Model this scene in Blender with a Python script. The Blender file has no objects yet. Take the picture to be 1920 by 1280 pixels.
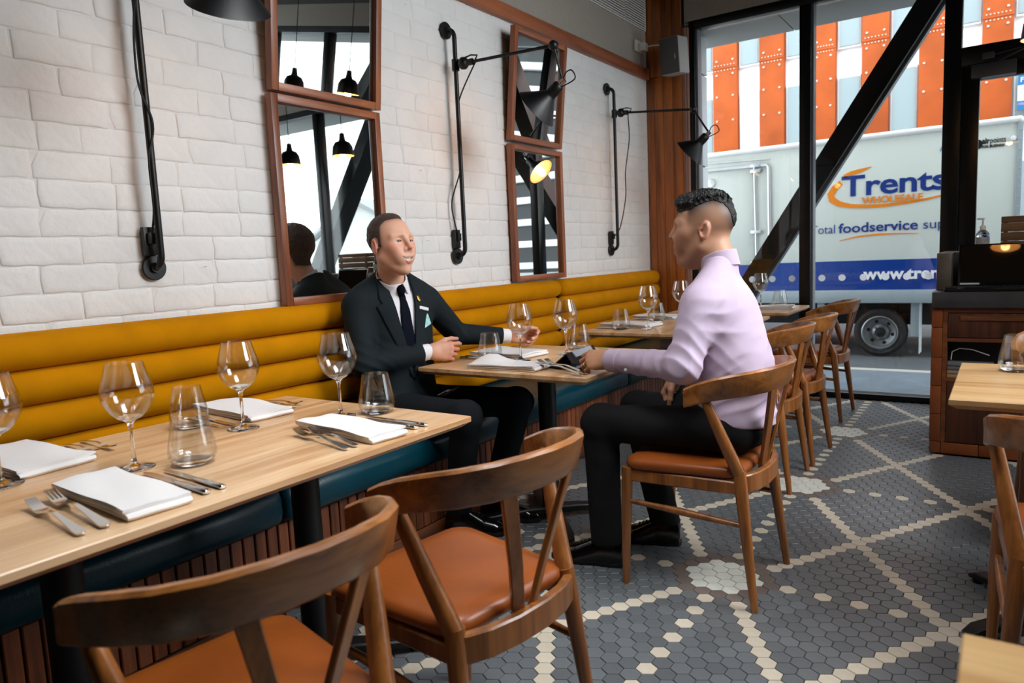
import bpy, bmesh, math, random
import numpy as np
from mathutils import Vector, Matrix
random.seed(7)
sc = bpy.context.scene
COL = sc.collection
PI = math.pi
# ---------------------------------------------------------------- camera
CAM = (0.84055, -2.53976, 1.22)
F_PX = 1346.2
def cam_axes():
    yaw, pitch, roll = (math.radians(a) for a in (34.6518, -6.6952, -2.5984))
    f = Vector((-math.sin(yaw)*math.cos(pitch), math.cos(yaw)*math.cos(pitch), math.sin(pitch)))
    r = Vector((math.cos(yaw), math.sin(yaw), 0)); u = r.cross(f)
    return math.cos(roll)*r + math.sin(roll)*u, -math.sin(roll)*r + math.cos(roll)*u, f
AX = cam_axes()
cd = bpy.data.cameras.new('camera'); cam = bpy.data.objects.new('camera', cd); COL.objects.link(cam)
m = Matrix((AX[0], AX[1], -AX[2])).transposed().to_4x4(); m.translation = CAM
cam.matrix_world = m
cd.sensor_width = 36; cd.lens = F_PX/1920*36; cd.clip_start = 0.05; cd.clip_end = 200
cd.dof.use_dof = True; cd.dof.focus_distance = 2.9; cd.dof.aperture_fstop = 4.0
sc.camera = cam
def project(p):
    d = Vector(p) - Vector(CAM); z = d.dot(AX[2])
    if z < 0.05: return None
    return 960 + F_PX*d.dot(AX[0])/z, 640 - F_PX*d.dot(AX[1])/z, z
# ---------------------------------------------------------------- world, lights, exposure
w = bpy.data.worlds.new('overcast_sky'); sc.world = w; w.use_nodes = True
bg = w.node_tree.nodes['Background']; bg.inputs[0].default_value = (0.88, 0.94, 1.0, 1); bg.inputs[1].default_value = 3.4
sc.view_settings.view_transform = 'Standard'; sc.view_settings.look = 'None'
sc.view_settings.gamma = 1; sc.view_settings.use_curve_mapping = False; sc.view_settings.exposure = 0.48
cy = sc.cycles
cy.use_denoising = True; cy.max_bounces = 12; cy.diffuse_bounces = 4; cy.glossy_bounces = 5; cy.transmission_bounces = 12
cy.transparent_max_bounces = 12; cy.caustics_reflective = False; cy.caustics_refractive = False; cy.sample_clamp_indirect = 8
def area(name, loc, target, sx, sy, power, color=(1, 1, 1), portal=False, spread=PI):
    l = bpy.data.lights.new(name, 'AREA'); l.shape = 'RECTANGLE'; l.size = sx; l.size_y = sy
    l.energy = power; l.color = color; l.spread = spread
    if portal: l.cycles.is_portal = True
    o = bpy.data.objects.new(name, l); COL.objects.link(o); o.location = loc
    o.rotation_euler = (Vector(target)-Vector(loc)).to_track_quat('-Z', 'Y').to_euler()
    return o
def point(name, loc, power, color=(1, 0.55, 0.2), r=0.03):
    l = bpy.data.lights.new(name, 'POINT'); l.energy = power; l.color = color; l.shadow_soft_size = r
    o = bpy.data.objects.new(name, l); COL.objects.link(o); o.location = loc; return o
area('portal_street', (-0.45, 3.64, 1.55), (-0.45, 0, 1.55), 1.9, 2.9, 1, portal=True)
area('portal_street', (1.9, 3.64, 1.55), (1.9, 0, 1.55), 2.6, 2.9, 1, portal=True)
area('portal_side', (4.66, 2.45, 1.6), (0, 2.45, 1.6), 2.1, 2.9, 1, portal=True)
# unseen fill lights added overhead to brighten the wall, bench and tables
area('fill_light', (1.75, 0.3, 3.2), (-1.4, 0.1, 1.15), 1.4, 2.6, 74, (0.93, 0.97, 1), spread=math.radians(120))
area('fill_light', (-0.15, -1.2, 3.28), (-0.6, -1.15, 0.5), 0.8, 2.0, 21, (0.95, 0.98, 1), spread=math.radians(90))
# ---------------------------------------------------------------- helpers
def lin(c):
    if isinstance(c, str): c = tuple(int(c[i:i+2], 16) for i in (0, 2, 4))
    return tuple(((v/255)/12.92 if v/255 <= 0.04045 else ((v/255+0.055)/1.055)**2.4) for v in c)
def tag(o, label=None, cat=None, group=None, kind=None):
    if label: o['label'] = label
    if cat: o['category'] = cat
    if group: o['group'] = group
    if kind: o['kind'] = kind
    return o
def empty(name, loc=(0, 0, 0), label=None, cat=None, group=None, rz=0):
    o = bpy.data.objects.new(name, None); COL.objects.link(o); o.location = loc; o.rotation_euler = (0, 0, rz)
    o.empty_display_size = 0.05
    return tag(o, label, cat, group)
def kids(o): return [c for c in bpy.data.objects if c.parent == o]
CH = {}
def setp(o, parent):
    o.parent = parent; CH.setdefault(parent.name, []).append(o)
def dup(o, loc=None, rz=None, label=None, parent=None, group=None):
    c = o.copy(); COL.objects.link(c)
    if parent is not None: setp(c, parent)
    if loc is not None: c.location = loc
    if rz is not None: c.rotation_euler = (0, 0, rz)
    if label: c['label'] = label
    if group: c['group'] = group
    for k in list(CH.get(o.name, [])): dup(k, parent=c)
    return c
def wloc(o):
    v = Vector((0, 0, 0))
    while o is not None: v += o.location; o = o.parent
    return v
class MB:
    """collects geometry and links it as ONE mesh object"""
    def __init__(s): s.bm = bmesh.new()
    def box(s, x0, x1, y0, y1, z0, z1, mi=0, bev=0, seg=2, rot=None, pivot=None):
        vs = [s.bm.verts.new((x, y, z)) for x in (x0, x1) for y in (y0, y1) for z in (z0, z1)]
        fs = [s.bm.faces.new([vs[i] for i in q]) for q in ((0, 1, 3, 2), (4, 6, 7, 5), (0, 4, 5, 1), (2, 3, 7, 6), (0, 2, 6, 4), (1, 5, 7, 3))]
        for f in fs: f.material_index = mi
        if rot is not None:
            p = Vector(pivot) if pivot else Vector(((x0+x1)/2, (y0+y1)/2, (z0+z1)/2))
            for v in vs: v.co = p + rot @ (v.co - p)
        if bev:
            es = list({e for f in fs for e in f.edges})
            r = bmesh.ops.bevel(s.bm, geom=es, offset=bev, segments=seg, profile=0.5, affect='EDGES')
            for f in r['faces']: f.material_index = mi
        return s
    def loft(s, rings, closed=True, cap=True, mi=0):
        R = [[s.bm.verts.new(p) for p in r] for r in rings]
        n = len(R[0])
        for a, b in zip(R, R[1:]):
            for i in range(n if closed else n-1):
                j = (i+1) % n
                f = s.bm.faces.new((a[i], a[j], b[j], b[i])); f.material_index = mi
        if cap and closed and n > 2:
            s.bm.faces.new(R[0][::-1]).material_index = mi; s.bm.faces.new(R[-1]).material_index = mi
        return s
    def tube(s, pts, r, seg=10, mi=0, flat=1.0):
        pts = [Vector(p) for p in pts]; n = len(pts)
        rs = [r]*n if not isinstance(r, (list, tuple)) else r
        up = None; rings = []
        for i, p in enumerate(pts):
            t = (pts[min(i+1, n-1)] - pts[max(i-1, 0)]).normalized()
            if up is None:
                up = Vector((0, 0, 1)) if abs(t.z) < 0.9 else Vector((1, 0, 0))
            a = t.cross(up).normalized(); b = a.cross(t).normalized(); up = b
            rings.append([p + rs[i]*(math.cos(2*PI*k/seg)*a + flat*math.sin(2*PI*k/seg)*b) for k in range(seg)])
        return s.loft(rings, mi=mi)
    def bar(s, pts, wd, th, side, mi=0):
        """rectangular-section bar along pts; side = width direction"""
        pts = [Vector(p) for p in pts]; n = len(pts); rings = []; side = Vector(side)
        ws = wd if isinstance(wd, (list, tuple)) else [wd]*n
        ts = th if isinstance(th, (list, tuple)) else [th]*n
        for i, p in enumerate(pts):
            t = (pts[min(i+1, n-1)] - pts[max(i-1, 0)]).normalized()
            a = (side - t*side.dot(t)).normalized(); b = t.cross(a)
            w2, t2 = ws[i]/2, ts[i]/2; c = min(w2, t2)*0.35
            rings.append([p + a*x + b*y for x, y in ((w2-c, -t2), (w2, -t2+c), (w2, t2-c), (w2-c, t2), (-w2+c, t2), (-w2, t2-c), (-w2, -t2+c), (-w2+c, -t2))])
        return s.loft(rings, mi=mi)
    def lathe(s, prof, seg=24, c=(0, 0, 0), M=None, mi=0, cap=False):
        rings = []
        for r, z in prof:
            ring = []
            for k in range(seg):
                v = Vector((r*math.cos(2*PI*k/seg), r*math.sin(2*PI*k/seg), z))
                ring.append((M @ v if M is not None else v) + Vector(c))
            rings.append(ring)
        return s.loft(rings, cap=cap, mi=mi)
    def prism(s, poly, fn, d0, d1, mi=0):
        """2-D polygon (a,b); fn(a,b,d) -> point; extruded from d0 to d1"""
        return s.loft([[fn(a, b, d0) for a, b in poly], [fn(a, b, d1) for a, b in poly]], mi=mi)
    def build(s, name, mat, parent=None, world=False, smooth=35, tagkw=None, loc=None):
        bmesh.ops.recalc_face_normals(s.bm, faces=s.bm.faces)
        me = bpy.data.meshes.new(name); s.bm.to_mesh(me); s.bm.free()
        return link(name, me, mat, parent, world, smooth, tagkw, loc)
def link(name, me, mat, parent=None, world=False, smooth=35, tagkw=None, loc=None):
    for mm in (mat if isinstance(mat, (list, tuple)) else [mat]): me.materials.append(mm)
    if smooth:
        me.polygons.foreach_set('use_smooth', [True]*len(me.polygons)); me.set_sharp_from_angle(angle=math.radians(smooth))
    o = bpy.data.objects.new(name, me); COL.objects.link(o)
    if parent is not None:
        setp(o, parent)
        if world:
            d = wloc(parent); me.transform(Matrix.Translation(-d))
    elif loc is not None:
        me.transform(Matrix.Translation(-Vector(loc))); o.location = loc
    if tagkw: tag(o, **tagkw)
    return o
def box(name, mat, x0, x1, y0, y1, z0, z1, parent=None, world=True, bev=0, **kw):
    return MB().box(x0, x1, y0, y1, z0, z1, bev=bev).build(name, mat, parent, world and parent is not None, **kw)
def struct(name, mb, mat, parent=None, **kw):
    o = mb.build(name, mat, parent, parent is not None, **kw)
    if parent is None: o['kind'] = 'structure'
    return o
def instance(me, name, parent, loc=(0, 0, 0), rot=None, scale=None):
    o = bpy.data.objects.new(name, me); COL.objects.link(o); setp(o, parent); o.location = loc
    if rot is not None: o.rotation_euler = rot
    if scale is not None: o.scale = scale
    return o
# ---------------------------------------------------------------- materials
def newmat(name):
    mt = bpy.data.materials.new(name); mt.use_nodes = True
    nt = mt.node_tree; return mt, nt, nt.nodes['Principled BSDF']
def mat(name, color, rough=0.5, metal=0.0, bump=0, bscale=50, var=0, vscale=8, sheen=0, coat=0, rand=0, spec=0.5, stretch=None, transmission=0, ior=1.45, emit=None, estr=0):
    mt, nt, p = newmat(name); c = lin(color) if isinstance(color, str) or max(color) > 1 else color
    p.inputs['Base Color'].default_value = (*c, 1); p.inputs['Roughness'].default_value = rough
    p.inputs['Metallic'].default_value = metal; p.inputs['Specular IOR Level'].default_value = spec; p.inputs['IOR'].default_value = ior
    if transmission: p.inputs['Transmission Weight'].default_value = transmission
    if sheen: p.inputs['Sheen Weight'].default_value = sheen; p.inputs['Sheen Tint'].default_value = (*[min(1, v*1.6+.02) for v in c], 1); p.inputs['Sheen Roughness'].default_value = 0.4
    if coat: p.inputs['Coat Weight'].default_value = coat; p.inputs['Coat Roughness'].default_value = 0.15
    if emit is not None: p.inputs['Emission Color'].default_value = (*emit, 1); p.inputs['Emission Strength'].default_value = estr
    N = nt.nodes.new; L = nt.links.new
    if var or bump or rand:
        tc = N('ShaderNodeTexCoord'); mp = N('ShaderNodeMapping'); L(tc.outputs['Object'], mp.inputs[0])
        if stretch: mp.inputs['Scale'].default_value = stretch
    if var or rand:
        hsv = N('ShaderNodeHueSaturation'); hsv.inputs['Color'].default_value = (*c, 1); L(hsv.outputs[0], p.inputs['Base Color'])
        val = None
        if var:
            nz = N('ShaderNodeTexNoise'); nz.inputs['Scale'].default_value = vscale; nz.inputs['Detail'].default_value = 5; L(mp.outputs[0], nz.inputs[0])
            mr = N('ShaderNodeMapRange'); mr.inputs[1].default_value = 0.3; mr.inputs[2].default_value = 0.7
            mr.inputs[3].default_value = 1-var; mr.inputs[4].default_value = 1+var; L(nz.outputs[0], mr.inputs[0]); val = mr.outputs[0]
        if rand:
            oi = N('ShaderNodeObjectInfo'); m2 = N('ShaderNodeMapRange'); m2.inputs[3].default_value = 1-rand; m2.inputs[4].default_value = 1+rand
            L(oi.outputs['Random'], m2.inputs[0])
            if val is None: val = m2.outputs[0]
            else:
                mm = N('ShaderNodeMath'); mm.operation = 'MULTIPLY'; L(val, mm.inputs[0]); L(m2.outputs[0], mm.inputs[1]); val = mm.outputs[0]
        L(val, hsv.inputs['Value'])
    if bump:
        nb = N('ShaderNodeTexNoise'); nb.inputs['Scale'].default_value = bscale; nb.inputs['Detail'].default_value = 6; L(mp.outputs[0], nb.inputs[0])
        bp = N('ShaderNodeBump'); bp.inputs['Strength'].default_value = bump; bp.inputs['Distance'].default_value = 0.01
        L(nb.outputs[0], bp.inputs['Height']); L(bp.outputs[0], p.inputs['Normal'])
    return mt
def wood(name, dark, light, axis='x', scale=1.0, rough=0.4, coat=0.0, rand=0.12, ring=9, fine=0.35):
    mt, nt, p = newmat(name); N = nt.nodes.new; L = nt.links.new
    p.inputs['Roughness'].default_value = rough; p.inputs['Coat Weight'].default_value = coat; p.inputs['Coat Roughness'].default_value = 0.2
    tc = N('ShaderNodeTexCoord'); oi = N('ShaderNodeObjectInfo'); ad = N('ShaderNodeVectorMath'); ad.operation = 'ADD'
    sc_ = N('ShaderNodeMath'); sc_.operation = 'MULTIPLY'; sc_.inputs[1].default_value = 37; L(oi.outputs['Random'], sc_.inputs[0])
    L(tc.outputs['Object'], ad.inputs[0]); L(sc_.outputs[0], ad.inputs[1])
    mp = N('ShaderNodeMapping'); L(ad.outputs[0], mp.inputs[0])
    k = {'x': (0.6, ring, ring), 'y': (ring, 0.6, ring), 'z': (ring, ring, 0.6)}[axis]
    mp.inputs['Scale'].default_value = tuple(v*scale for v in k)
    n1 = N('ShaderNodeTexNoise'); n1.inputs['Scale'].default_value = 1.6; n1.inputs['Detail'].default_value = 4; n1.inputs['Distortion'].default_value = 0.6; L(mp.outputs[0], n1.inputs[0])
    n2 = N('ShaderNodeTexNoise'); n2.inputs['Scale'].default_value = 11; n2.inputs['Detail'].default_value = 5; L(mp.outputs[0], n2.inputs[0])
    mx = N('ShaderNodeMath'); mx.operation = 'MULTIPLY_ADD'; mx.inputs[1].default_value = fine; L(n2.outputs[0], mx.inputs[0]); L(n1.outputs[0], mx.inputs[2])
    cr = N('ShaderNodeValToRGB'); cr.color_ramp.elements[0].position = 0.42; cr.color_ramp.elements[1].position = 0.88
    cr.color_ramp.elements[0].color = (*lin(dark), 1); cr.color_ramp.elements[1].color = (*lin(light), 1); L(mx.outputs[0], cr.inputs[0])
    hs = N('ShaderNodeHueSaturation'); L(cr.outputs[0], hs.inputs['Color']); mr = N('ShaderNodeMapRange'); mr.inputs[3].default_value = 1-rand; mr.inputs[4].default_value = 1+rand
    L(oi.outputs['Random'], mr.inputs[0]); L(mr.outputs[0], hs.inputs['Value']); L(hs.outputs[0], p.inputs['Base Color'])
    bp = N('ShaderNodeBump'); bp.inputs['Strength'].default_value = 0.12; bp.inputs['Distance'].default_value = 0.004; L(n2.outputs[0], bp.inputs['Height']); L(bp.outputs[0], p.inputs['Normal'])
    return mt
def glassmat(name, color=(1, 1, 1), ior=1.45, rough=0.0):
    mt = bpy.data.materials.new(name); mt.use_nodes = True; nt = mt.node_tree; nt.nodes.clear()
    g = nt.nodes.new('ShaderNodeBsdfGlass'); g.inputs[0].default_value = (*color, 1); g.inputs['IOR'].default_value = ior; g.inputs['Roughness'].default_value = rough
    o = nt.nodes.new('ShaderNodeOutputMaterial'); nt.links.new(g.outputs[0], o.inputs[0]); return mt
def panemat(name, ior=1.45, tint=(0.97, 0.985, 0.98)):
    """thin architectural glass: mostly clear, fresnel reflections"""
    mt = bpy.data.materials.new(name); mt.use_nodes = True; nt = mt.node_tree; nt.nodes.clear(); N = nt.nodes.new; L = nt.links.new
    t = N('ShaderNodeBsdfTransparent'); t.inputs[0].default_value = (*tint, 1); g = N('ShaderNodeBsdfGlossy'); g.inputs['Roughness'].default_value = 0.0
    fr = N('ShaderNodeFresnel'); ge = N('ShaderNodeNewGeometry'); mr = N('ShaderNodeMapRange'); mr.inputs[3].default_value = ior; mr.inputs[4].default_value = 1/ior
    L(ge.outputs['Backfacing'], mr.inputs[0]); L(mr.outputs[0], fr.inputs[0])
    mx = N('ShaderNodeMixShader'); L(fr.outputs[0], mx.inputs[0]); L(t.outputs[0], mx.inputs[1]); L(g.outputs[0], mx.inputs[2])
    o = N('ShaderNodeOutputMaterial'); L(mx.outputs[0], o.inputs[0]); return mt
def vcolmat(name, rough=0.5, bump=0, bscale=200, sss=0, spec=0.5):
    mt, nt, p = newmat(name); a = nt.nodes.new('ShaderNodeVertexColor'); a.layer_name = 'col'
    nt.links.new(a.outputs[0], p.inputs['Base Color']); p.inputs['Roughness'].default_value = rough; p.inputs['Specular IOR Level'].default_value = spec
    if sss:
        p.inputs['Subsurface Weight'].default_value = sss; p.inputs['Subsurface Radius'].default_value = (1, 0.35, 0.2); p.inputs['Subsurface Scale'].default_value = 0.006
    if bump:
        tc = nt.nodes.new('ShaderNodeTexCoord'); nb = nt.nodes.new('ShaderNodeTexNoise'); nb.inputs['Scale'].default_value = bscale; nt.links.new(tc.outputs['Object'], nb.inputs[0])
        bp = nt.nodes.new('ShaderNodeBump'); bp.inputs['Strength'].default_value = bump; bp.inputs['Distance'].default_value = 0.003; nt.links.new(nb.outputs[0], bp.inputs['Height']); nt.links.new(bp.outputs[0], p.inputs['Normal'])
    return mt
BLACK = mat('black_powder_coat', '0b0b0c', 0.42, bump=0.05, bscale=300)
BLACKM = mat('black_matte_metal', '0a0a0b', 0.5)
FRAMEB = mat('black_window_frame', '0c0c0d', 0.35)
STEEL = mat('polished_steel', (0.72, 0.71, 0.69), 0.16, 1.0)
CHROME = mat('chrome', (0.8, 0.8, 0.8), 0.08, 1.0)
GALV = mat('brushed_aluminium', (0.62, 0.64, 0.66), 0.35, 0.8)
PAINT = mat('white_painted_brick', 'dfdfde', 0.62, bump=0.35, bscale=26, var=0.03, vscale=6, rand=0.012)
PLASTER = mat('grey_beige_plaster', '9c948a', 0.9, bump=0.15, bscale=120, var=0.04, vscale=30)
TRIMW = wood('reddish_timber_trim', '6b3822', 'a05e3c', 'y', 1.0, 0.45)
FRAMEW = wood('mirror_frame_timber', '663520', 'a8633c', 'z', 1.2, 0.4, 0.1)
FRAMEWY = wood('mirror_frame_timber_cross', '663520', 'a8633c', 'y', 1.2, 0.4, 0.1)
COLW = wood('column_timber', '5e2c10', 'b0662a', 'z', 1.0, 0.38, 0.2, 0.22)
WINREV = wood('pale_red_timber', '8a6152', 'b08a7a', 'z', 1.0, 0.5)
TABLEW = wood('ash_tabletop', 'b5814f', 'ecc79c', 'y', 0.9, 0.33, 0.25, 0.10, 8)
TABLEX = wood('ash_tabletop_cross', 'ac7d4a', 'd9b57f', 'x', 0.8, 0.33, 0.25, 0.06, 7)
CHAIRW = wood('walnut_chair', '5a3013', 'a4652f', 'z', 1.0, 0.33, 0.3, 0.1, 14)
CHAIRWX = wood('walnut_chair_rail', '633714', 'b37238', 'x', 1.0, 0.3, 0.35, 0.08, 14)
SLATW = wood('bench_slat_timber', '3c1c10', '86492a', 'z', 1.3, 0.45, 0, 0.40, 14)
CABW = wood('cabinet_walnut', '2a130a', '5c3018', 'z', 1.2, 0.42, 0.1, 0.05, 14)
CABX = wood('cabinet_walnut_cross', '4a2412', '84491f', 'x', 1.2, 0.42, 0.1, 0.05, 14)
CRATEW = wood('weathered_crate_timber', '5a3d22', '8f6a42', 'x', 1.2, 0.7, 0, 0.2, 10)
LEATHER = mat('tan_leather', '8c4719', 0.36, bump=0.06, bscale=160, var=0.14, vscale=5, coat=0.1)
TEAL = mat('teal_leather', '02333f', 0.3, bump=0.08, bscale=130, var=0.1, vscale=6)
VELVET = mat('mustard_velvet', 'bd7b01', 0.85, bump=0.05, bscale=300, var=0.10, vscale=7, sheen=0.4, spec=.08)
LINEN = mat('white_linen', 'e6e3e2', 0.9, bump=0.15, bscale=500, sheen=0.2)
STONE = mat('dark_grey_stone', '3a393a', 0.35, bump=0.04, bscale=60, var=0.2, vscale=9)
TERRA = mat('terracotta_tile', '7c401d', 0.4, rand=0.2, var=0.08, vscale=20)
GLASS = glassmat('clear_glass'); THIN = panemat('thin_drinking_glass', tint=(.975, .98, .98), ior=1.75)
PANE = panemat('window_glass')
MIRROR = mat('mirror_silver', (0.86, 0.88, 0.87), 0.01, 1.0)
BULB = mat('warm_bulb', (1, 0.6, 0.25), 0.4, emit=(1, 0.5, 0.16), estr=14)
SHADEIN = mat('lamp_shade_inside', 'f0dcc0', 0.5)
ASPHALT = mat('street_asphalt', '4a4e52', 0.9, bump=0.3, bscale=120, var=0.15, vscale=2)
PAVE = mat('footpath_concrete', '56606a', 0.85, bump=0.15, bscale=60, var=0.16, vscale=3)
# ================================================================ room shell
WX = -1.77                     # inner face of the mirror wall
WY = 3.50                      # inner face of the street glazing
GROUT = mat('dark_grout', '3c3a38', 0.85, bump=0.2, bscale=90)
floor = struct('floor', MB().box(-1.95, 4.75, -4.6, 3.62, -0.16, -0.004), GROUT)
struct('ceiling', MB().box(-1.95, 4.75, -4.6, 3.62, 3.34, 3.5), mat('dark_ceiling', '2a2827', 0.9))
wall_left = struct('wall_left', MB().box(-1.97, WX-0.004, -4.6, 3.62, -0.16, 2.72), mat('painted_mortar', 'dcdad7', 0.7, bump=0.4, bscale=30, var=0.05, vscale=9))
struct('wall_left_upper', MB().box(-1.97, WX+0.002, -4.6, 3.5, 2.72, 3.4), PLASTER)
struct('trim_1', MB().box(WX-0.01, WX+0.035, -4.6, 3.44, 2.675, 2.765, bev=0.004), TRIMW)
struct('wall_front', MB().box(-1.95, 4.75, -4.7, -4.55, -0.16, 3.4), mat('dark_back_wall', '4a4440', 0.8))
struct('wall_back', MB().box(-1.44, 4.7, WY, 3.62, 3.10, 3.4), PLASTER)
# bricks: each a part of the wall
BRW, BRH = 0.250, 0.0935
def brick_mesh(k, L):
    rnd = random.Random(100+k); n = 7
    def loop(inset, x):
        pts = []
        hw, hh = L/2-0.0022-inset, BRH/2-0.0018-inset
        for i in range(n): pts.append((-hw+2*hw*i/(n-1), -hh))
        pts.append((hw, 0))
        for i in range(n): pts.append((hw-2*hw*i/(n-1), hh))
        pts.append((-hw, 0)); out = []
        for i, (a, b) in enumerate(pts): out.append((x, a+wob[i][0], b+wob[i][1]))
        return out
    wob = [(rnd.uniform(-.004, .004), rnd.uniform(-.0028, .0028)) for _ in range(2*n+2)]
    if k % 3 == 0:
        i = rnd.choice([0, n-1, n+1, 2*n]); wob[i] = (wob[i][0]*1 + (0.02 if i in (0, 2*n) else -0.02), wob[i][1])
    mb = MB(); d = rnd.uniform(.0020, .0050)
    mb.loft([loop(-.0004, 0), loop(.0016, d*.7), loop(.0045, d), loop(.022, d+rnd.uniform(0, .0008))])
    bmesh.ops.recalc_face_normals(mb.bm, faces=mb.bm.faces); me = bpy.data.meshes.new('brick'); mb.bm.to_mesh(me); mb.bm.free()
    me.materials.append(PAINT); me.polygons.foreach_set('use_smooth', [True]*len(me.polygons)); me.set_sharp_from_angle(angle=math.radians(70)); return me
FULL = [brick_mesh(i, BRW) for i in range(9)]; HALF = [brick_mesh(20+i, BRW*0.56) for i in range(3)]
rb = random.Random(3); cand = []
row = 0; z = 0.98
while z < 2.68:
    y = -1.95 + (row % 2)*BRW/2 + rb.uniform(-.02, .02)
    while y < 3.36:
        half = rb.random() < 0.07; L = BRW*0.56 if half else BRW
        if y + L > 3.455: break
        p = project((WX, y+L/2, z+BRH/2))
        vis = p is not None and -30 < p[0] < 1950 and -30 < p[1] < 1310
        cand.append((0 if vis else 1, (WX-0.004, y+L/2, z+BRH/2), rb.choice(HALF if half else FULL), rb.uniform(-.016, .016), 1 if rb.random() < .5 else -1))
        y += L
    row += 1; z += BRH
cand.sort(key=lambda c: c[0]); rest = bmesh.new(); nb = 0
for vis, loc, me, ang, sg in cand:
    if vis == 0 and nb < 300:
        instance(me, 'brick', wall_left, loc, (ang, 0, 0 if sg > 0 else 0), (1, sg, 1)); nb += 1
    else:
        t = bmesh.new(); t.from_mesh(me); t.transform(Matrix.Translation(loc)); tm = bpy.data.meshes.new('t'); t.to_mesh(tm); t.free(); rest.from_mesh(tm); bpy.data.meshes.remove(tm)
if len(rest.verts):
    me = bpy.data.meshes.new('brick_field'); rest.to_mesh(me); tag(link('brick_field', me, PAINT, wall_left, smooth=60), kind='stuff')
rest.free()
# timber column in the corner: boards
col = struct('trim_2', MB().box(WX, -1.46, 3.475, 3.55, 0, 3.34), mat('column_core', '2a1409', 0.7))
xs = [WX+0.004, -1.70, -1.62, -1.535, -1.455]
for i in range(4):
    tops = [2.70, 3.34][1 if i in (0, 3) else 0]
    MB().box(xs[i]+.001, xs[i+1]-.001, 3.455, 3.478, 0, 2.69, bev=.002).build('board', COLW, col, True)
    MB().box(xs[i]+.001, xs[i+1]-.001, 3.450, 3.478, 2.693, 3.338, bev=.002).build('board', COLW, col, True)
for a, b, d in ((-1.455, -1.435, 3.47), (-1.435, -1.418, 3.462), (-1.418, -1.40, 3.475)):
    MB().box(a+.001, b-.001, d, 3.5, 0, 3.05, bev=.002).build('board', WINREV, col, True)
# ---------------------------------------------------------------- street glazing
y0, y1 = WY, 3.62
win1 = struct('window_1', MB().box(-1.405, -1.355, y0, y1, 0, 3.10, bev=.004).box(-1.355, 0.44, y0, y1, 3.03, 3.10, bev=.004).box(-1.355, 0.44, y0, y1, -0.01, 0.045, bev=.004), FRAMEB)
MB().box(-0.522, -0.437, y0-.005, y1, 0.045, 3.03, bev=.005).build('mullion', FRAMEB, win1, True)
MB().box(-0.437, -0.424, y0+.03, y1, 0.045, 3.03).build('mullion_edge', mat('grey_anodised', '8a9096', .4, .5), win1, True)
MB().box(-1.355, -1.338, y0+.03, y1, 0.045, 3.03).build('frame_edge', bpy.data.materials['grey_anodised'], win1, True)
MB().box(-1.338, -0.522, y0+.05, y0+.062, 0.045, 3.03).build('pane', PANE, win1, True, smooth=0)
MB().box(-0.424, 0.44, y0+.05, y0+.062, 0.045, 3.03).build('pane', PANE, win1, True, smooth=0)
DOTM, _nt, _p = newmat('white_frosted_film'); _p.inputs['Base Color'].default_value = (.85, .88, .9, 1); _p.inputs['Roughness'].default_value = .9
_t = _nt.nodes.new('ShaderNodeBsdfTranslucent'); _t.inputs[0].default_value = (.95, .97, 1, 1); _m = _nt.nodes.new('ShaderNodeMixShader'); _m.inputs[0].default_value = .75
_nt.links.new(_p.outputs[0], _m.inputs[1]); _nt.links.new(_t.outputs[0], _m.inputs[2]); _nt.links.new(_m.outputs[0], _nt.nodes['Material Output'].inputs[0])
for x in (-1.07, -0.905, -0.742, -0.587, -0.361, -0.214, -0.062, 0.09, 0.232, 0.372):
    MB().lathe([(0.0001, 0), (0.026, 0), (0.026, -.001), (0.0001, -.001)], 28, (x, y0+.0485, 0.945), Matrix.Rotation(PI/2, 3, 'X')).build('dot', DOTM, win1, True, smooth=0)
door = struct('door_1', MB().box(0.44, 0.545, y0-.01, y1, 0, 3.10, bev=.005).box(0.545, 1.62, y0-.01, y1, 2.385, 2.51, bev=.005).box(0.545, 1.62, y0, y1, 3.03, 3.10, bev=.004).box(1.54, 1.66, y0-.01, y1, 0, 3.10, bev=.005), FRAMEB)
MB().box(0.547, 0.655, y0+.015, y1-.03, 0.01, 2.38, bev=.004).box(1.43, 1.538, y0+.015, y1-.03, 0.01, 2.38, bev=.004).box(0.655, 1.43, y0+.015, y1-.03, 2.285, 2.38, bev=.004).box(0.655, 1.43, y0+.015, y1-.03, 0.01, 0.2, bev=.004).build('door_leaf', FRAMEB, door, True)
MB().box(0.655, 1.43, y0+.045, y0+.055, 0.2, 2.285).build('pane', PANE, door, True, smooth=0)
MB().box(0.545, 1.54, y0+.05, y0+.062, 2.51, 3.03).build('pane', PANE, door, True, smooth=0)
GREYM = mat('satin_grey_metal', '55565a', .4, .6)
cl = MB().box(0.605, 0.86, y0-.06, y0+.014, 2.285, 2.375, bev=.004).build('door_closer', GREYM, door, True)
MB().box(0.668, 0.735, y0-.05, y0-.012, 2.40, 2.445, bev=.003).bar([(0.735, y0-.03, 2.425), (0.93, y0-.05, 2.445)], .018, .008, (0, 1, 0)).bar([(0.93, y0-.05, 2.445), (0.75, y0-.045, 2.372)], .018, .008, (0, 1, 0)).build('closer_arm', GREYM, cl, True)
win2 = struct('window_2', MB().box(1.66, 4.7, y0, y1, 3.03, 3.10).box(1.66, 4.7, y0, y1, -0.01, 0.045).box(4.62, 4.7, y0, y1, 0, 3.1), FRAMEB)
for x in (2.55, 3.55): MB().box(x, x+.085, y0-.005, y1, 0.045, 3.03, bev=.005).build('mullion', FRAMEB, win2, True)
for a, b in ((1.66, 2.55), (2.635, 3.55), (3.635, 4.62)): MB().box(a, b, y0+.05, y0+.062, 0.045, 3.03).build('pane', PANE, win2, True, smooth=0)
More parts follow.
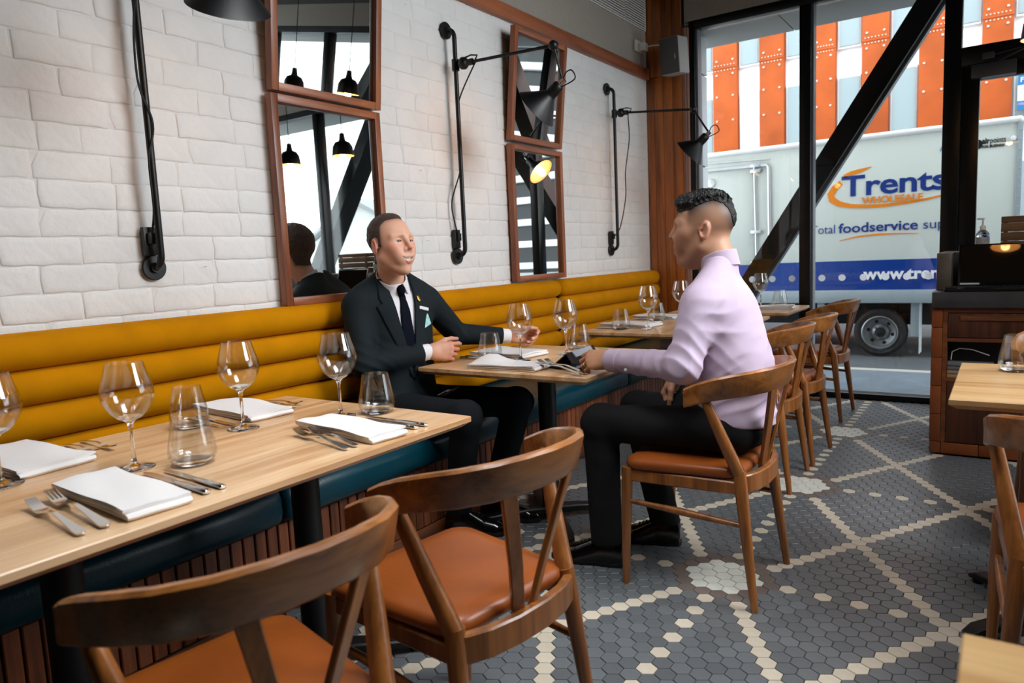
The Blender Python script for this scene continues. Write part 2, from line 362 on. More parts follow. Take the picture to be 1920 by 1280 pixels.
# side glazing (out of frame; the mirrors and glasses see it)
win3 = struct('window_3', MB().box(4.62, 4.7, -4.6, 3.5, 3.05, 3.34).box(4.62, 4.7, -4.6, 3.5, -.01, 0.3).box(4.62, 4.7, -4.6, 1.4, 0.3, 3.05), FRAMEB)
for y in (2.4,): MB().box(4.61, 4.7, y-.05, y+.05, 0.3, 3.05, bev=.005).build('mullion', FRAMEB, win3, True)
for a, b in ((1.4, 2.35), (2.45, 3.5)): MB().box(4.655, 4.665, a, b, 0.3, 3.05).build('pane', PANE, win3, True, smooth=0)
# diagonal braces just outside the glass
BRACE = mat('brace_black_steel', '121213', .3)
def brace(name, xa, za, xb, zb, label):
    d = Vector((xb-xa, 0, zb-za)).normalized(); nrm = Vector((d.z, 0, -d.x))
    mb = MB(); c = [Vector((xa, 3.75, za)), Vector((xb, 3.75, zb))]; h = .077
    mb.loft([[p+nrm*h+Vector((0, 0, 0)), p+nrm*h+Vector((0, .26, 0)), p-nrm*h+Vector((0, .26, 0)), p-nrm*h] for p in c])
    o = struct(name, mb, BRACE); o['label'] = label; o['category'] = 'brace'
    mb = MB()
    for q in c: pass
    mb.loft([[p+nrm*(h+.02)+Vector((0, .09, 0)), p+nrm*(h+.02)+Vector((0, .17, 0)), p+nrm*h+Vector((0, .17, 0)), p+nrm*h+Vector((0, .09, 0))] for p in c])
    mb.build('lit_strip', bpy.data.materials['grey_anodised'], o, True)  # paler strip stands in for daylight on the underside of the black beam
brace('trim_3', -1.56, 0.02, 0.46, 3.16, 'black steel brace slanting across the street window behind the glass')
brace('trim_4', 3.9, 0.02, 1.75, 3.16, 'black steel brace beyond the door outside the frame')
# ================================================================ outside
SOFF = mat('pale_soffit', 'c4c4c0', .8)
struct('wall_exterior_upper', MB().box(-9, 9, 3.62, 4.36, 3.12, 8.5), SOFF)
for i, (a, b) in enumerate(((-9, -3.2), (-3.19, -0.76), (-0.75, 1.68), (1.69, 9))):
    pn = MB().box(a, b, 3.66, 4.36, 3.085, 3.118).build('soffit_panel', SOFF, bpy.data.objects['wall_exterior_upper'], True)
clad = struct('wall_exterior', MB().box(-3.5, -1.44, 3.62, 3.96, -.2, 3.08), mat('cladding_gap', '2b2c2d', .8))
CLAD = mat('white_cladding', 'dde3e6', .5)
for a, b in ((0.0, 1.10), (1.115, 1.94), (1.955, 2.735), (2.75, 3.07)):
    MB().box(-3.5, -1.42, 3.64, 3.985, a, b, bev=.003).build('cladding_panel', CLAD, clad, True)
struct('footpath', MB().box(-14, 20, 3.62, 5.05, -.4, -.02), PAVE)
struct('kerb', MB().box(-14, 20, 5.05, 5.22, -.4, -.025, bev=.01), mat('kerb_stone', '9a978d', .9, bump=.2))
struct('street', MB().box(-30, 40, 5.22, 13.5, -.4, -.175), ASPHALT)
struct('footpath_far', MB().box(-30, 40, 13.5, 30, -.4, -.03), PAVE)
# building across the street with rust panels
CORTEN = mat('rusted_steel_panel', 'b3521a', .75, var=.22, vscale=1.3, bump=.05, bscale=20)
WHITEP = mat('white_facade_panel', 'f0f3f4', .6); GREYP = mat('grey_facade_glass', '99a8ac', .25); RIV = mat('rivet_steel', 'd9c9bd', .4, .3)
bl = empty('office_building', (-4, 14, 0), 'white office building with rusty orange steel panels across the street', 'building')
MB().box(-11, 2.75, 14.1, 17, -.03, 10.5).build('wall', WHITEP, bl, True)
px = [(-10.9+1.02*i, -10.9+1.02*i+.5) for i in range(6)] + [(-4.73, -4.19), (-3.70, -3.19), (-2.62, -2.17), (-1.68, -1.19), (-.67, -.19), (.35, .83), (1.4, 1.9), (2.3, 2.75)]
rme = None
for i, (a, b) in enumerate(px):
    pnl = MB().box(a, b, 13.93, 14.1, 0.3, 10.4, bev=.012).build('rust_panel', CORTEN, bl, True)
    if i < 5: continue
    mb = MB(); seam = MB()
    for zc in (2.6, 5.19, 7.9):
        seam.box(a-.005, b+.005, 13.915, 13.935, zc-.012, zc+.012)
        for dz in (-.055, .055):
            for k in range(7): mb.lathe([(.0001, .02), (.012, .016), (.017, 0)], 6, (a+.06+(b-a-.12)*k/6, 13.928, zc+dz), Matrix.Rotation(PI/2, 3, 'X'))
        for dz in (-.15, .15, -.62, -1.15):
            for x in (a+.09, b-.09): mb.lathe([(.0001, .025), (.02, .02), (.028, 0)], 6, (x, 13.928, zc+dz), Matrix.Rotation(PI/2, 3, 'X'))
    tag(mb.build('rivets', RIV, pnl, True), kind='stuff'); seam.build('lap_seam', CORTEN, pnl, True)
    nxt = px[i+1][0] if i+1 < len(px) else b+.45
    if nxt-b > .15:
        for zz0, zz1, mm in ((1.2, 2.6, GREYP), (3.2, 4.60, GREYP), (5.15, 6.4, GREYP), (6.9, 8.6, GREYP)):
            f = MB().box(b+.03, nxt-.03, 14.03, 14.1, zz0, zz1).build('window', WHITEP, bl, True)
            if not (-4.2 < b < -3.3 and 3 < zz0 < 4): MB().box(b+.06, nxt-.05, 14.0, 14.05, zz0+.04, zz1-.04).build('pane', mm, f, True)
sg = empty('shop_poster', (0.98, 13.9, 3.6), 'white and blue poster beside the rusty panel seen through the door', 'poster')
MB().box(.92, 1.36, 13.86, 13.92, 3.46, 4.08).build('sheet', WHITEP, sg, True); MB().box(.92, 1.36, 13.85, 13.87, 3.90, 4.08).build('banner', mat('poster_blue', '1f6fa8', .5), sg, True); MB().box(.92, 1.36, 13.85, 13.87, 3.46, 3.62).build('banner', bpy.data.materials['poster_blue'], sg, True)
# neighbours that only the mirrors see
b2 = empty('louvred_building', (7, 14, 0), 'building with pale horizontal louvres seen only in the small mirrors', 'building')
MB().box(3.3, 10.2, 13.2, 18, -.03, 9).build('wall', mat('dark_glass_wall', '1c2226', .2), b2, True)
for k in range(14): MB().box(3.2, 10.3, 12.95, 13.2, .9+.55*k, 1.06+.55*k).build('louvre', WHITEP, b2, True)
MB().box(3.3, 10.2, 13.1, 13.2, -.03, .8).build('plinth', WHITEP, b2, True)
gh = empty('gabled_house', (17, 19, 0), 'pale gabled house seen only in the large mirrors', 'house')
MB().prism([(14, 0), (20, 0), (20, 2.1), (17, 3.5), (14, 2.1)], lambda a, b, d: Vector((a, d, b)), 18, 24).build('wall', mat('pale_weatherboard', 'cfd2cc', .7), gh, True)
MB().prism([(13.7, 2.05), (17, 3.62), (20.3, 2.05), (20.3, 2.2), (17, 3.8), (13.7, 2.2)], lambda a, b, d: Vector((a, d, b)), 17.7, 24).build('roof', mat('grey_roof', '8c8f90', .7), gh, True)
# ---------------------------------------------------------------- delivery truck
TW = mat('truck_white_panel', 'd5dcd6', .35); TBL = mat('truck_blue_vinyl', '0d3a8c', .3); TGR = mat('truck_grey_rail', '9aa7ad', .45); TOR = mat('truck_orange_vinyl', 'ef8a1d', .35); TNV = mat('truck_navy_vinyl', '1b3a86', .35)
TYRE = mat('rubber_tyre', '1b1c1d', .75, bump=.1); RIM = mat('steel_rim', '8d9396', .35, .7); UNDER = mat('truck_underside', '101214', .8); LBL = mat('truck_light_blue', '3c9ad0', .4); TBK = mat('truck_black_vinyl', '1a1a1c', .4); TWT = mat('truck_white_lettering', 'eef2f5', .4)
tr = empty('delivery_truck', (-1.5, 8, -.175), 'white box truck with blue stripe and orange swoosh parked outside the window', 'truck')
TY = 7.0
MB().box(-4.0, .935, TY, 9.3, .64, 2.40, bev=.01).build('box_body', TW, tr, True)
MB().box(-4.03, .95, TY-.03, 9.33, 2.395, 2.465, bev=.03, seg=3).build('roof_rail', mat('truck_rail_white', 'eef1f1', .3), tr, True)
MB().box(-4.0, .935, TY-.006, TY, .637, .99).build('blue_stripe', TBL, tr, True)
sr = MB().box(-4.02, .945, TY-.02, TY+.05, .478, .635, bev=.006).build('skirt_rail', TGR, tr, True)
MB().box(.90, .95, TY-.02, TY+.05, .635, 2.40, bev=.006).build('corner_post', TGR, tr, True)
MB().box(-4.0, .93, TY+.25, 9.2, .2, .478).build('chassis', UNDER, tr, True)
mb = MB()
for k in range(46): mb.lathe([(.0001, .006), (.006, .004), (.008, 0)], 6, (-3.9+.105*k, TY-.03, 2.385), Matrix.Rotation(PI/2, 3, 'X'))
for k in range(17): mb.lathe([(.0001, .006), (.006, .004), (.008, 0)], 6, (.925, TY-.02, .72+.1*k), Matrix.Rotation(PI/2, 3, 'X'))
tag(mb.build('rivets', GALV, tr, True), kind='stuff')
# side door: tube frame, lock rods, hinges
dr = MB().box(-3.1, -1.86, TY-.008, TY, .98, 2.20, bev=.003).build('side_door', TW, tr, True)
MB().tube([(-3.1, TY-.02, 2.245), (-1.70, TY-.02, 2.235), (-1.675, TY-.02, 2.2), (-1.66, TY-.02, .98)], .022, 8).build('door_frame', GALV, dr, True)
MB().tube([(-1.85, TY-.03, 2.25), (-1.825, TY-.03, .95)], .016, 8).build('lock_rod', GALV, dr, True)
for zc in (2.24, 2.17, 1.40, 1.0): MB().box(-1.90, -1.77, TY-.045, TY, zc-.025, zc+.025, bev=.008).build('hinge', GALV, dr, True)
MB().tube([(-2.55, TY-.03, 2.33), (-1.66, TY-.03, 2.30)], .012, 8).build('drip_rail', GALV, dr, True)
MB().lathe([(.0001, .05), (.05, .045), (.07, 0)], 16, (-2.42, TY, 2.07), Matrix.Rotation(PI/2, 3, 'X')).build('latch', GALV, dr, True)
# wheel
RX = Matrix.Rotation(PI/2, 3, 'X')
def wheel(cx, cy, cz):
    t = MB().lathe([(.19, -.09), (.25, -.105), (.282, -.085), (.292, -.05), (.292, .05), (.282, .085), (.25, .105), (.19, .09)], 48, (cx, cy, cz), RX).build('tyre', TYRE, tr, True)
    rim = MB().lathe([(.196, .09), (.202, .105), (.19, .11), (.178, .09), (.165, .03), (.10, .01), (.095, .03), (.055, .05), (.0001, .055)], 40, (cx, cy, cz), RX).build('rim', RIM, t, True)
    mb = MB()
    for k in range(6):
        a = k*PI/3+.3; mb.lathe([(.0001, .045), (.012, .045), (.014, 0)], 8, (cx+.078*math.cos(a), cy-.02, cz+.078*math.sin(a)), RX)
    mb.build('wheel_nuts', RIM, t, True)
    MB().lathe([(.062, .0), (.066, .03), (.055, .06), (.03, .066), (.0001, .068)], 24, (cx, cy, cz), RX).build('hub', mat('dark_hub', '2a2c2d', .5, .5), t, True)
    mb = MB()
    for k in range(6):
        a = k*PI/3+.85; mb.lathe([(.0001, .004), (.022, .002), (.022, 0)], 12, (cx+.135*math.cos(a), cy-.024, cz+.135*math.sin(a)), RX)
    mb.build('rim_holes', UNDER, t, True)
wheel(-.396, TY+.14, .118)
MB().box(-.07, .02, TY+.05, TY+.1, .08, .48).build('mudguard_strut', TGR, tr, True)
MB().box(.02, .03, TY+.02, TY+.26, -.12, .47).build('mud_flap', mat('pale_mud_flap', 'c9d0d2', .6), tr, True)
MB().box(-1.1, -1.02, TY+.03, TY+.1, .1, .48).build('mudguard_strut', TGR, tr, True)
MB().lathe([(.0001, .03), (.02, .028), (.03, 0)], 16, (.868, TY, 2.235), RX).build('marker_lamp', TWT, tr, True)
def text(body, x, z, size, m_, parent, y, xs=1.0, off=0.0, shear=0.0, spacing=1.0, name='lettering', ex=.002):
    cu = bpy.data.curves.new('t', 'FONT'); cu.body = body; cu.size = size; cu.extrude = ex; cu.offset = off; cu.shear = shear; cu.space_character = spacing; cu.resolution_u = 3
    o = bpy.data.objects.new('t', cu); COL.objects.link(o)
    me = bpy.data.meshes.new_from_object(o); bpy.data.objects.remove(o)
    me.transform(Matrix.Translation((x, y, z)) @ Matrix.Rotation(PI/2, 4, 'X') @ Matrix.Diagonal((xs, 1, 1, 1)))
    return link(name, me, m_, parent, True, 0)
def textfit(body, x0, x1, z, cap, m_, parent, y, **kw):
    """lettering spanning x0..x1 with the given capital height"""
    cu = bpy.data.curves.new('t', 'FONT'); cu.body = body; cu.size = 1; cu.offset = kw.get('off', 0)/(cap/.73); cu.space_character = kw.get('spacing', 1); cu.shear = kw.get('shear', 0)
    o = bpy.data.objects.new('t', cu); COL.objects.link(o); me = bpy.data.meshes.new_from_object(o); bpy.data.objects.remove(o)
    xs = [v.co.x for v in me.vertices]; a, b = min(xs), max(xs); bpy.data.meshes.remove(me); s = cap/.73; k = (x1-x0)/((b-a)*s)
    return text(body, x0-a*s*k, z, s, m_, parent, y, xs=k, **kw)
YT = TY-.004
textfit('Fo', .96, 1.10, 3.95, .085, TWT, sg, 13.845)
textfit('Trents', -.825, .27, 1.765, .245, TNV, tr, YT, off=.007, spacing=.97)
textfit('WHOLESALE', -.6, .035, 1.66, .078, TOR, tr, YT-.006, off=.003)
def ribbon(pts, w_, m_):
    """tapered flat vinyl swoosh along pts (x, z)"""
    mb = MB(); n = len(pts); up, dn = [], []
    for i, (x, z) in enumerate(pts):
        a = pts[max(i-1, 0)]; b = pts[min(i+1, n-1)]; t = Vector((b[0]-a[0], b[1]-a[1])).normalized()
        up.append((x-t.y*w_[i]/2, z+t.x*w_[i]/2)); dn.append((x+t.y*w_[i]/2, z-t.x*w_[i]/2))
    mb.loft([[Vector((u[0], YT-d, u[1])) for u in (p, q) for d in ((.002,) if 0 else (.002,))] + [Vector((q[0], YT+.003, q[1])), Vector((p[0], YT+.003, p[1]))] for p, q in zip(up, dn)])
    mb.build('swoosh', m_, tr, True, smooth=0)
ribbon([(-.80, 2.0), (-.72, 2.03), (-.62, 2.05), (-.50, 2.085)], [.035, .05, .045, .004], TOR)
ribbon([(-.83, 1.93), (-.90, 1.87), (-.945, 1.80), (-.93, 1.735), (-.85, 1.68), (-.72, 1.645), (-.55, 1.628), (-.35, 1.625), (-.12, 1.64), (.08, 1.665), (.26, 1.70)], [.06, .075, .08, .078, .065, .05, .042, .036, .03, .024, .014], TOR)
ribbon([(-.84, 1.238), (-.65, 1.277), (-.45, 1.292), (-.25, 1.292), (0.0, 1.284)], [.006, .016, .02, .016, .004], TOR)
textfit('Total', -1.17, -.895, 1.33, .112, TNV, tr, YT, off=-.001)
textfit('foodservice', -.855, -.01, 1.33, .118, TNV, tr, YT, off=.0025)
textfit('sup', .045, .255, 1.33, .112, TNV, tr, YT, off=-.001)
textfit('www.tren', -.575, .215, .765, .135, TWT, tr, TY-.010, off=.006)
textfit('Fl', .19, .27, 2.18, .062, LBL, tr, YT, shear=.25)
textfit('air', .585, .655, 2.212, .062, TBK, tr, YT, off=.003); textfit('points', .66, .80, 2.212, .062, TBK, tr, YT)
textfit('FOR BUSINESS', .585, .79, 2.165, .03, TBK, tr, YT, off=.001)
MB().lathe([(.0001, .003), (.055, .003), (.055, 0)], 28, (.535, YT, 2.21), RX).build('round_badge', TBK, tr, True, smooth=0)
# ================================================================ banquette
def roll(y0, y1, zc, h):
    mb = MB(); rings = []; n = 12
    ts = [(0, .30), (.006, .55), (.016, .78), (.032, .93), (.055, 1)]
    stations = [(y0+t*(1 if 1 else 1), s) for t, s in ts]
    k = max(2, int((y1-y0)/.35))
    stations += [(y0+.055+(y1-y0-.11)*i/k, 1) for i in range(1, k)]
    stations += [(y1-t, s) for t, s in reversed(ts)]
    for y, s in stations:
        ring = []
        for i in range(n+1):
            a = -PI/2 + PI*i/n
            ring.append((-1.715 + s*(.072*max(0, math.cos(a))**.7), y, zc + s*h/2*math.sin(a)))
        ring += [(-1.752, y, zc+s*h/2), (-1.752, y, zc-s*h/2)]
        rings.append(ring)
    return mb.loft(rings)
bx = empty('slatted_bench', (-1.45, 0.5, 0), 'dark timber slatted base under the long teal bench', 'bench')
MB().box(-1.752, -1.262, -2.6, 3.42, 0.0, .33).build('carcass', mat('bench_gap_black', '0d0806', .8), bx, True)
MB().box(-1.262, -1.235, -2.6, 3.42, .002, .055, bev=.003).build('plinth', wood('bench_plinth', '3a1c0e', '7a4524', 'y', 1, .45), bx, True)
sm = MB().box(0, .022, 0, .0412, 0, .268, bev=.003, seg=1)
bmesh.ops.recalc_face_normals(sm.bm, faces=sm.bm.faces); sme = bpy.data.meshes.new('slat'); sm.bm.to_mesh(sme); sm.bm.free(); sme.materials.append(SLATW)
y = -2.58
while y < 3.40:
    instance(sme, 'slat', bx, Vector((-1.262, y, .058))-bx.location); y += .0472
for nm, a, b, n, lab in (('near', -2.6, 1.707, 0, 'long mustard velvet bench back of five padded rolls, behind the suited man'), ('far', 1.713, 3.40, 0, 'shorter mustard velvet bench back of five padded rolls beside the timber column')):
    bb = empty('banquette', (-1.71, (a+b)/2, .47), lab, 'banquette', 'padded banquette backs')
    MB().box(-1.75, -1.70, a+.01, b-.01, .482, 1.03).build('back_board', bpy.data.materials['bench_gap_black'], bb, True)
    for i in range(5): roll(a, b, .5365+.1143*i, .116).build('padded_roll', VELVET, bb, True, smooth=70)
def cushion(a, b, lab):
    mb = MB(); rings = []
    prof = [(-1.70, .332), (-1.25, .332), (-1.212, .337), (-1.193, .352), (-1.186, .38), (-1.187, .42), (-1.196, .448), (-1.22, .466), (-1.26, .473), (-1.40, .476), (-1.70, .474)]
    for y, s in ((a, .90), (a+.004, .95), (a+.012, .985), (a+.03, 1), (a+.4, 1.0), (b-.4, 1), (b-.03, 1), (b-.012, .985), (b-.004, .95), (b, .90)):
        rings.append([(-1.45+(x+1.45)*s, y, .40+(z-.40)*s) for x, z in prof])
    mb.loft(rings); o = mb.build('seat_cushion', TEAL, loc=(-1.45, (a+b)/2, .333), smooth=60)
    return tag(o, lab, 'cushion', 'teal bench cushions')
cushion(-2.6, -1.025, 'teal leather bench cushion under the nearest table, darkest and leftmost')
cushion(-1.018, .355, 'teal leather bench cushion under the suited man')
cushion(.362, 1.735, 'teal leather bench cushion behind the pedestal of the middle table')
cushion(1.745, 3.40, 'teal leather bench cushion at the far end beside the column')
# ================================================================ tables
def table(x0, x1, y0, y1, label, poles, nb=6, group='ash dining tables', ct=.75, name='dining_table', cross=False):
    cx, cy = (x0+x1)/2, (y0+y1)/2
    t = empty(name, (cx, cy, 0), label, 'table', group)
    top = MB().box(x0+.05, x1-.05, y0+.05, y1-.05, ct-.036, ct-.026).build('tabletop', BLACKM, t, True)
    rr = random.Random(int((x0+y0)*1000)); xs = [x0]
    for i in range(nb-1): xs.append(x0+(x1-x0)*(i+1+rr.uniform(-.15, .15))/nb)
    xs.append(x1)
    if cross: xs = [y0+(x-x0)/(x1-x0)*(y1-y0) for x in xs]
    for i in range(nb):
        a, b = xs[i]+(.0004 if i else 0), xs[i+1]-(.0004 if i < nb-1 else 0)
        la = .022 if i == 0 else 0; lb = .022 if i == nb-1 else 0; e = .0025
        def ring(ia, ib, iy, z):
            if cross: return [(x0+iy, a+ia, z), (x1-iy, a+ia, z), (x1-iy, b-ib, z), (x0+iy, b-ib, z)]
            return [(a+ia, y0+iy, z), (b-ib, y0+iy, z), (b-ib, y1-iy, z), (a+ia, y1-iy, z)]
        ea, eb = (e if i == 0 else .0003), (e if i == nb-1 else .0003)
        MB().loft([ring(la, lb, .022, ct-.032), ring(0, 0, 0, ct-.017), ring(0, 0, 0, ct-e), ring(ea, eb, e, ct)]).build('board', TABLEX if cross else TABLEW, top, True, smooth=0)
    for px_, py_ in poles:
        pd = MB().lathe([(.0001, .02), (.042, .02), (.042, ct-.05)], 28, (px_, py_, 0)).build('pedestal', BLACK, t, True, smooth=50)
        MB().box(px_-.2, px_+.2, py_-.16, py_+.16, ct-.05, ct-.036, bev=.003).build('mounting_plate', BLACKM, pd, True)
        for k in range(4):
            a = PI/4+k*PI/2; d = Vector((math.cos(a), math.sin(a), 0)); q = Vector((px_, py_, 0))
            MB().bar([q+Vector((0, 0, .045)), q+d*.12+Vector((0, 0, .043)), q+d*.3+Vector((0, 0, .030)), q+d*.335+Vector((0, 0, .018))], [.075, .06, .05, .036], [.035, .032, .024, .014], d.cross(Vector((0, 0, 1)))).build('foot', BLACK, pd, True)
            MB().lathe([(.0001, 0), (.018, 0), (.018, .014), (.0001, .014)], 12, q+d*.31).build('glide', BLACKM, pd, True)
    return t
table(-1.34, -.48, -2.24, -.865, 'long ash dining table in the left foreground with two black pedestals', [(-.88, -1.18), (-.88, -1.86)], 7)
table(-1.318, -.466, -.165, .655, 'square ash dining table between the two men', [(-.885, .22)], 6)
table(-1.305, -.46, 1.275, 2.40, 'square ash dining table behind the man in the lilac shirt', [(-.885, 1.84)], 6)
table(-1.27, -.40, 2.62, 3.30, 'ash dining table farthest back beside the street window', [(-.83, 2.96)], 6)
table(.712, 1.56, -.12, .615, 'ash dining table cut off by the right edge of the photo', [(1.01, .155)], 5, cross=True)
table(.81, 1.66, -2.6, -1.575, 'ash table corner cut off at the bottom right of the photo', [(1.22, -2.05)], 6, cross=True)
# ================================================================ chairs
def make_chair(label, category='chair', group='walnut dining chairs'):
    t = empty('dining_chair', (0, 0, 0), label, category, group)
    # seat pad: rounded trapezoid
    def outline(s, z, k=0):
        pts = []
        hw_f, hw_r, yf, yr, rad = .225*s, .195*s, .235*s, -.185*s, .05
        cs = [(hw_f, yf, 0), (-hw_f, yf, 1), (-hw_r, yr, 2), (hw_r, yr, 3)]
        for cx_, cy_, q in cs:
            sx = 1 if cx_ > 0 else -1; sy = 1 if cy_ > 0 else -1
            for j in range(5):
                a = q*PI/2 + j*PI/8
                pts.append((cx_-sx*rad+rad*math.cos(a), cy_-sy*rad+rad*math.sin(a)-(0.02*(1-(cx_/.2)**2) if False else 0), z))
        return pts
    MB().loft([outline(.97, .437), outline(1.0, .445), outline(1.005, .458), outline(.985, .470), outline(.93, .478), outline(.75, .484), outline(.4, .482)]).build('seat', LEATHER, t, smooth=60)
    fr = MB()
    # seat frame: side rails, front rail, curved rear rail
    mbs = MB()
    mbs.bar([(-.205, .225, .412), (-.188, -.18, .412)], .045, .024, (0, 0, 1)).bar([(.205, .225, .412), (.188, -.18, .412)], .045, .024, (0, 0, 1)).bar([(-.205, .225, .412), (.205, .225, .412)], .045, .022, (0, 0, 1))
    arc = [(.185*math.sin(a), -.175-.055*math.cos(a)+.0, .425) for a in (-PI/2, -1.15, -.7, -.25, .25, .7, 1.15, PI/2)]
    mbs.bar(arc, .066, .024, (0, 0, 1)); tag(mbs.build('seat_frame', CHAIRW, t))
    for s in (-1, 1):
        MB().tube([(s*.222, .233, 0), (s*.216, .228, .25), (s*.209, .222, .44)], [.0125, .018, .0205], 14).build('leg', CHAIRW, t, smooth=60)
        MB().tube([(s*.217, -.236, 0), (s*.200, -.205, .25), (s*.186, -.182, .44), (s*.184, -.178, .468)], [.0125, .019, .0225, .0225], 14).build('leg', CHAIRW, t, smooth=60)
        MB().tube([(s*.184, -.18, .455), (s*.210, -.132, .58), (s*.234, -.088, .700), (s*.241, -.078, .738)], [.0225, .0205, .016, .0105], 14).build('arm_post', CHAIRW, t, smooth=60)
        MB().tube([(s*.214, .225, .315), (s*.2065, .02, .302), (s*.200, -.205, .285)], [.008, .0135, .009], 10).build('side_stretcher', CHAIRW, t, smooth=60)
        MB().bar([(s*.018, -.205, .42), (s*.05, -.234, .57), (s*.098, -.268, .75)], [.030, .032, .036], [.013, .014, .014], (1, s*.35, 0)).build('splat', CHAIRW, t)
    # curved back rail with arm ends
    P = [(-.249, -.015), (-.250, -.06), (-.243, -.11), (-.225, -.165), (-.19, -.22), (-.135, -.262), (-.07, -.283), (0, -.29)]
    P = P + [(-x, y) for x, y in reversed(P[:-1])]; rings = []
    n = len(P)
    for i, (x, y) in enumerate(P):
        a = Vector(P[max(i-1, 0)]); b = Vector(P[min(i+1, n-1)]); tt = (b-a).normalized(); nr = Vector((tt.y, -tt.x))   # outward
        u = abs(i-(n-1)/2)/((n-1)/2)
        zc = .783 - .062*u**2.2; hh = .0435 - .0105*u**2; th = .0115
        lean = .012*(1-u)
        def q(o_, z_, le): return (x+nr.x*(o_+le), y+nr.y*(o_+le), z_)
        c = .006
        rings.append([q(-th, zc-hh+c, -lean), q(-th, zc+hh-c, lean), q(-th+c, zc+hh, lean), q(th-c, zc+hh, lean), q(th, zc+hh-c, lean), q(th, zc-hh+c, -lean), q(th-c, zc-hh, -lean), q(-th+c, zc-hh, -lean)])
    MB().loft(rings).build('back_rail', CHAIRWX, t, smooth=40)
    return t
ch0 = make_chair('walnut dining chair with tan leather seat, the man in the lilac shirt sits on it')
ch0.location = (-.06, 0, 0); ch0.rotation_euler = (0, 0, PI/2)
for x, y, deg, lab in ((-.226, -1.265, 82.2, 'walnut dining chair with tan leather seat facing the near table, second from the camera'),
                       (-.257, -1.855, 82.1, 'walnut dining chair nearest the camera, cut off by the bottom edge'),
                       (-.248, 1.238, 91.4, 'walnut dining chair directly behind the chair of the man in the lilac shirt'),
                       (-.24, 1.775, 89, 'walnut dining chair between two others in the row toward the window'),
                       (-.294, 2.90, 89, 'walnut dining chair farthest away, closest to the street window'),
                       (1.065, -.372, 2, 'dark walnut dining chair at the right edge, seen from behind'),
                       (1.13, .98, 182, 'walnut dining chair on the counter side of the right table, behind a tumbler')):
    dup(ch0, (x, y, 0), math.radians(deg), lab)
# ================================================================ tableware
TZ = .7503
def glass_mesh(name, outer, inner, seg=40, zthin=0):
    mb = MB(); mb.lathe(outer + inner[::-1], seg); 
    bmesh.ops.remove_doubles(mb.bm, verts=mb.bm.verts, dist=1e-6)
    bmesh.ops.recalc_face_normals(mb.bm, faces=mb.bm.faces); me = bpy.data.meshes.new(name); mb.bm.to_mesh(me); mb.bm.free()
    me.materials.append(GLASS); me.materials.append(THIN)
    for p in me.polygons: p.material_index = 1 if p.center.z > zthin else 0
    me.polygons.foreach_set('use_smooth', [True]*len(me.polygons)); me.set_sharp_from_angle(angle=math.radians(50)); return me
WINE = glass_mesh('wine_glass', [(.0, 0), (.043, 0), (.046, .0012), (.045, .0025), (.025, .006), (.010, .011), (.0052, .02), (.0043, .05), (.0045, .09), (.0062, .110), (.013, .1185), (.028, .126), (.0415, .139), (.0515, .155), (.0575, .170), (.0605, .184), (.0598, .193), (.055, .213), (.048, .236), (.0415, .2605)],
    [(.0, .1225), (.012, .1235), (.026, .1295), (.0395, .1420), (.0497, .1572), (.0558, .1715), (.0588, .185), (.0582, .193), (.0535, .2125), (.0467, .2355), (.0405, .2608)], zthin=.1265)
TUMB = glass_mesh('tumbler', [(.0, 0), (.030, 0), (.040, .002), (.050, .010), (.0565, .022), (.0570, .032), (.054, .055), (.047, .090), (.0405, .1255)],
    [(.0, .009), (.030, .0095), (.043, .013), (.0525, .023), (.0548, .033), (.052, .055), (.0452, .090), (.0390, .1255)], zthin=.0155)
def put(me, name, x, y, label, cat, group, z=TZ, rz=0, s=1.0):
    o = bpy.data.objects.new(name, me); COL.objects.link(o); o.location = (x, y, z); o.rotation_euler = (0, 0, rz); o.scale = (s, s, s)
    return tag(o, label, cat, group)
G = 'clear wine glasses'
put(WINE, 'wine_glass', -1.062, -1.889, 'empty wine glass cut off by the left edge of the photo', 'wine glass', G)
put(WINE, 'wine_glass', -.903, -1.662, 'empty wine glass beside the front left napkin on the near table', 'wine glass', G, rz=.4)
put(WINE, 'wine_glass', -1.018, -1.275, 'empty wine glass on the wall side of the near table before the napkin', 'wine glass', G, rz=1)
put(WINE, 'wine_glass', -.863, -1.033, 'empty wine glass at the far end of the near table beside a tumbler', 'wine glass', G, rz=2)
put(WINE, 'wine_glass', -.97, .145, 'empty wine glass between the two napkins on the table of the two men', 'wine glass', G)
put(WINE, 'wine_glass', -.872, .388, 'empty wine glass behind the phone and wallet on the middle table', 'wine glass', G)
put(WINE, 'wine_glass', -.933, 1.484, 'empty wine glass on the near side of the table behind the lilac shirt', 'wine glass', G)
put(WINE, 'wine_glass', -.961, 2.09, 'empty wine glass half hidden by the shoulder of the lilac shirt', 'wine glass', G)
put(WINE, 'wine_glass', -.72, 3.13, 'empty wine glass on the farthest table in front of the window', 'wine glass', G)
G = 'clear tumblers'
put(TUMB, 'tumbler', -.803, -1.569, 'empty tapered tumbler at the front of the near table, in front of another tumbler', 'tumbler', G)
put(TUMB, 'tumbler', -1.20, -1.334, 'empty tapered tumbler seen through the front tumbler on the near table', 'tumbler', G)
put(TUMB, 'tumbler', -.793, -.945, 'empty tapered tumbler at the far end of the near table by the knives', 'tumbler', G)
put(TUMB, 'tumbler', -1.128, .125, 'empty tapered tumbler beside the hand of the suited man', 'tumbler', G)
put(TUMB, 'tumbler', -.905, .57, 'empty tapered tumbler behind the leather wallet on the middle table', 'tumbler', G)
put(TUMB, 'tumbler', -1.10, 1.454, 'empty tapered tumbler at the near corner of the table behind the lilac shirt', 'tumbler', G)
put(TUMB, 'tumbler', -1.086, 1.97, 'empty tapered tumbler behind the wine glass in front of the timber column', 'tumbler', G)
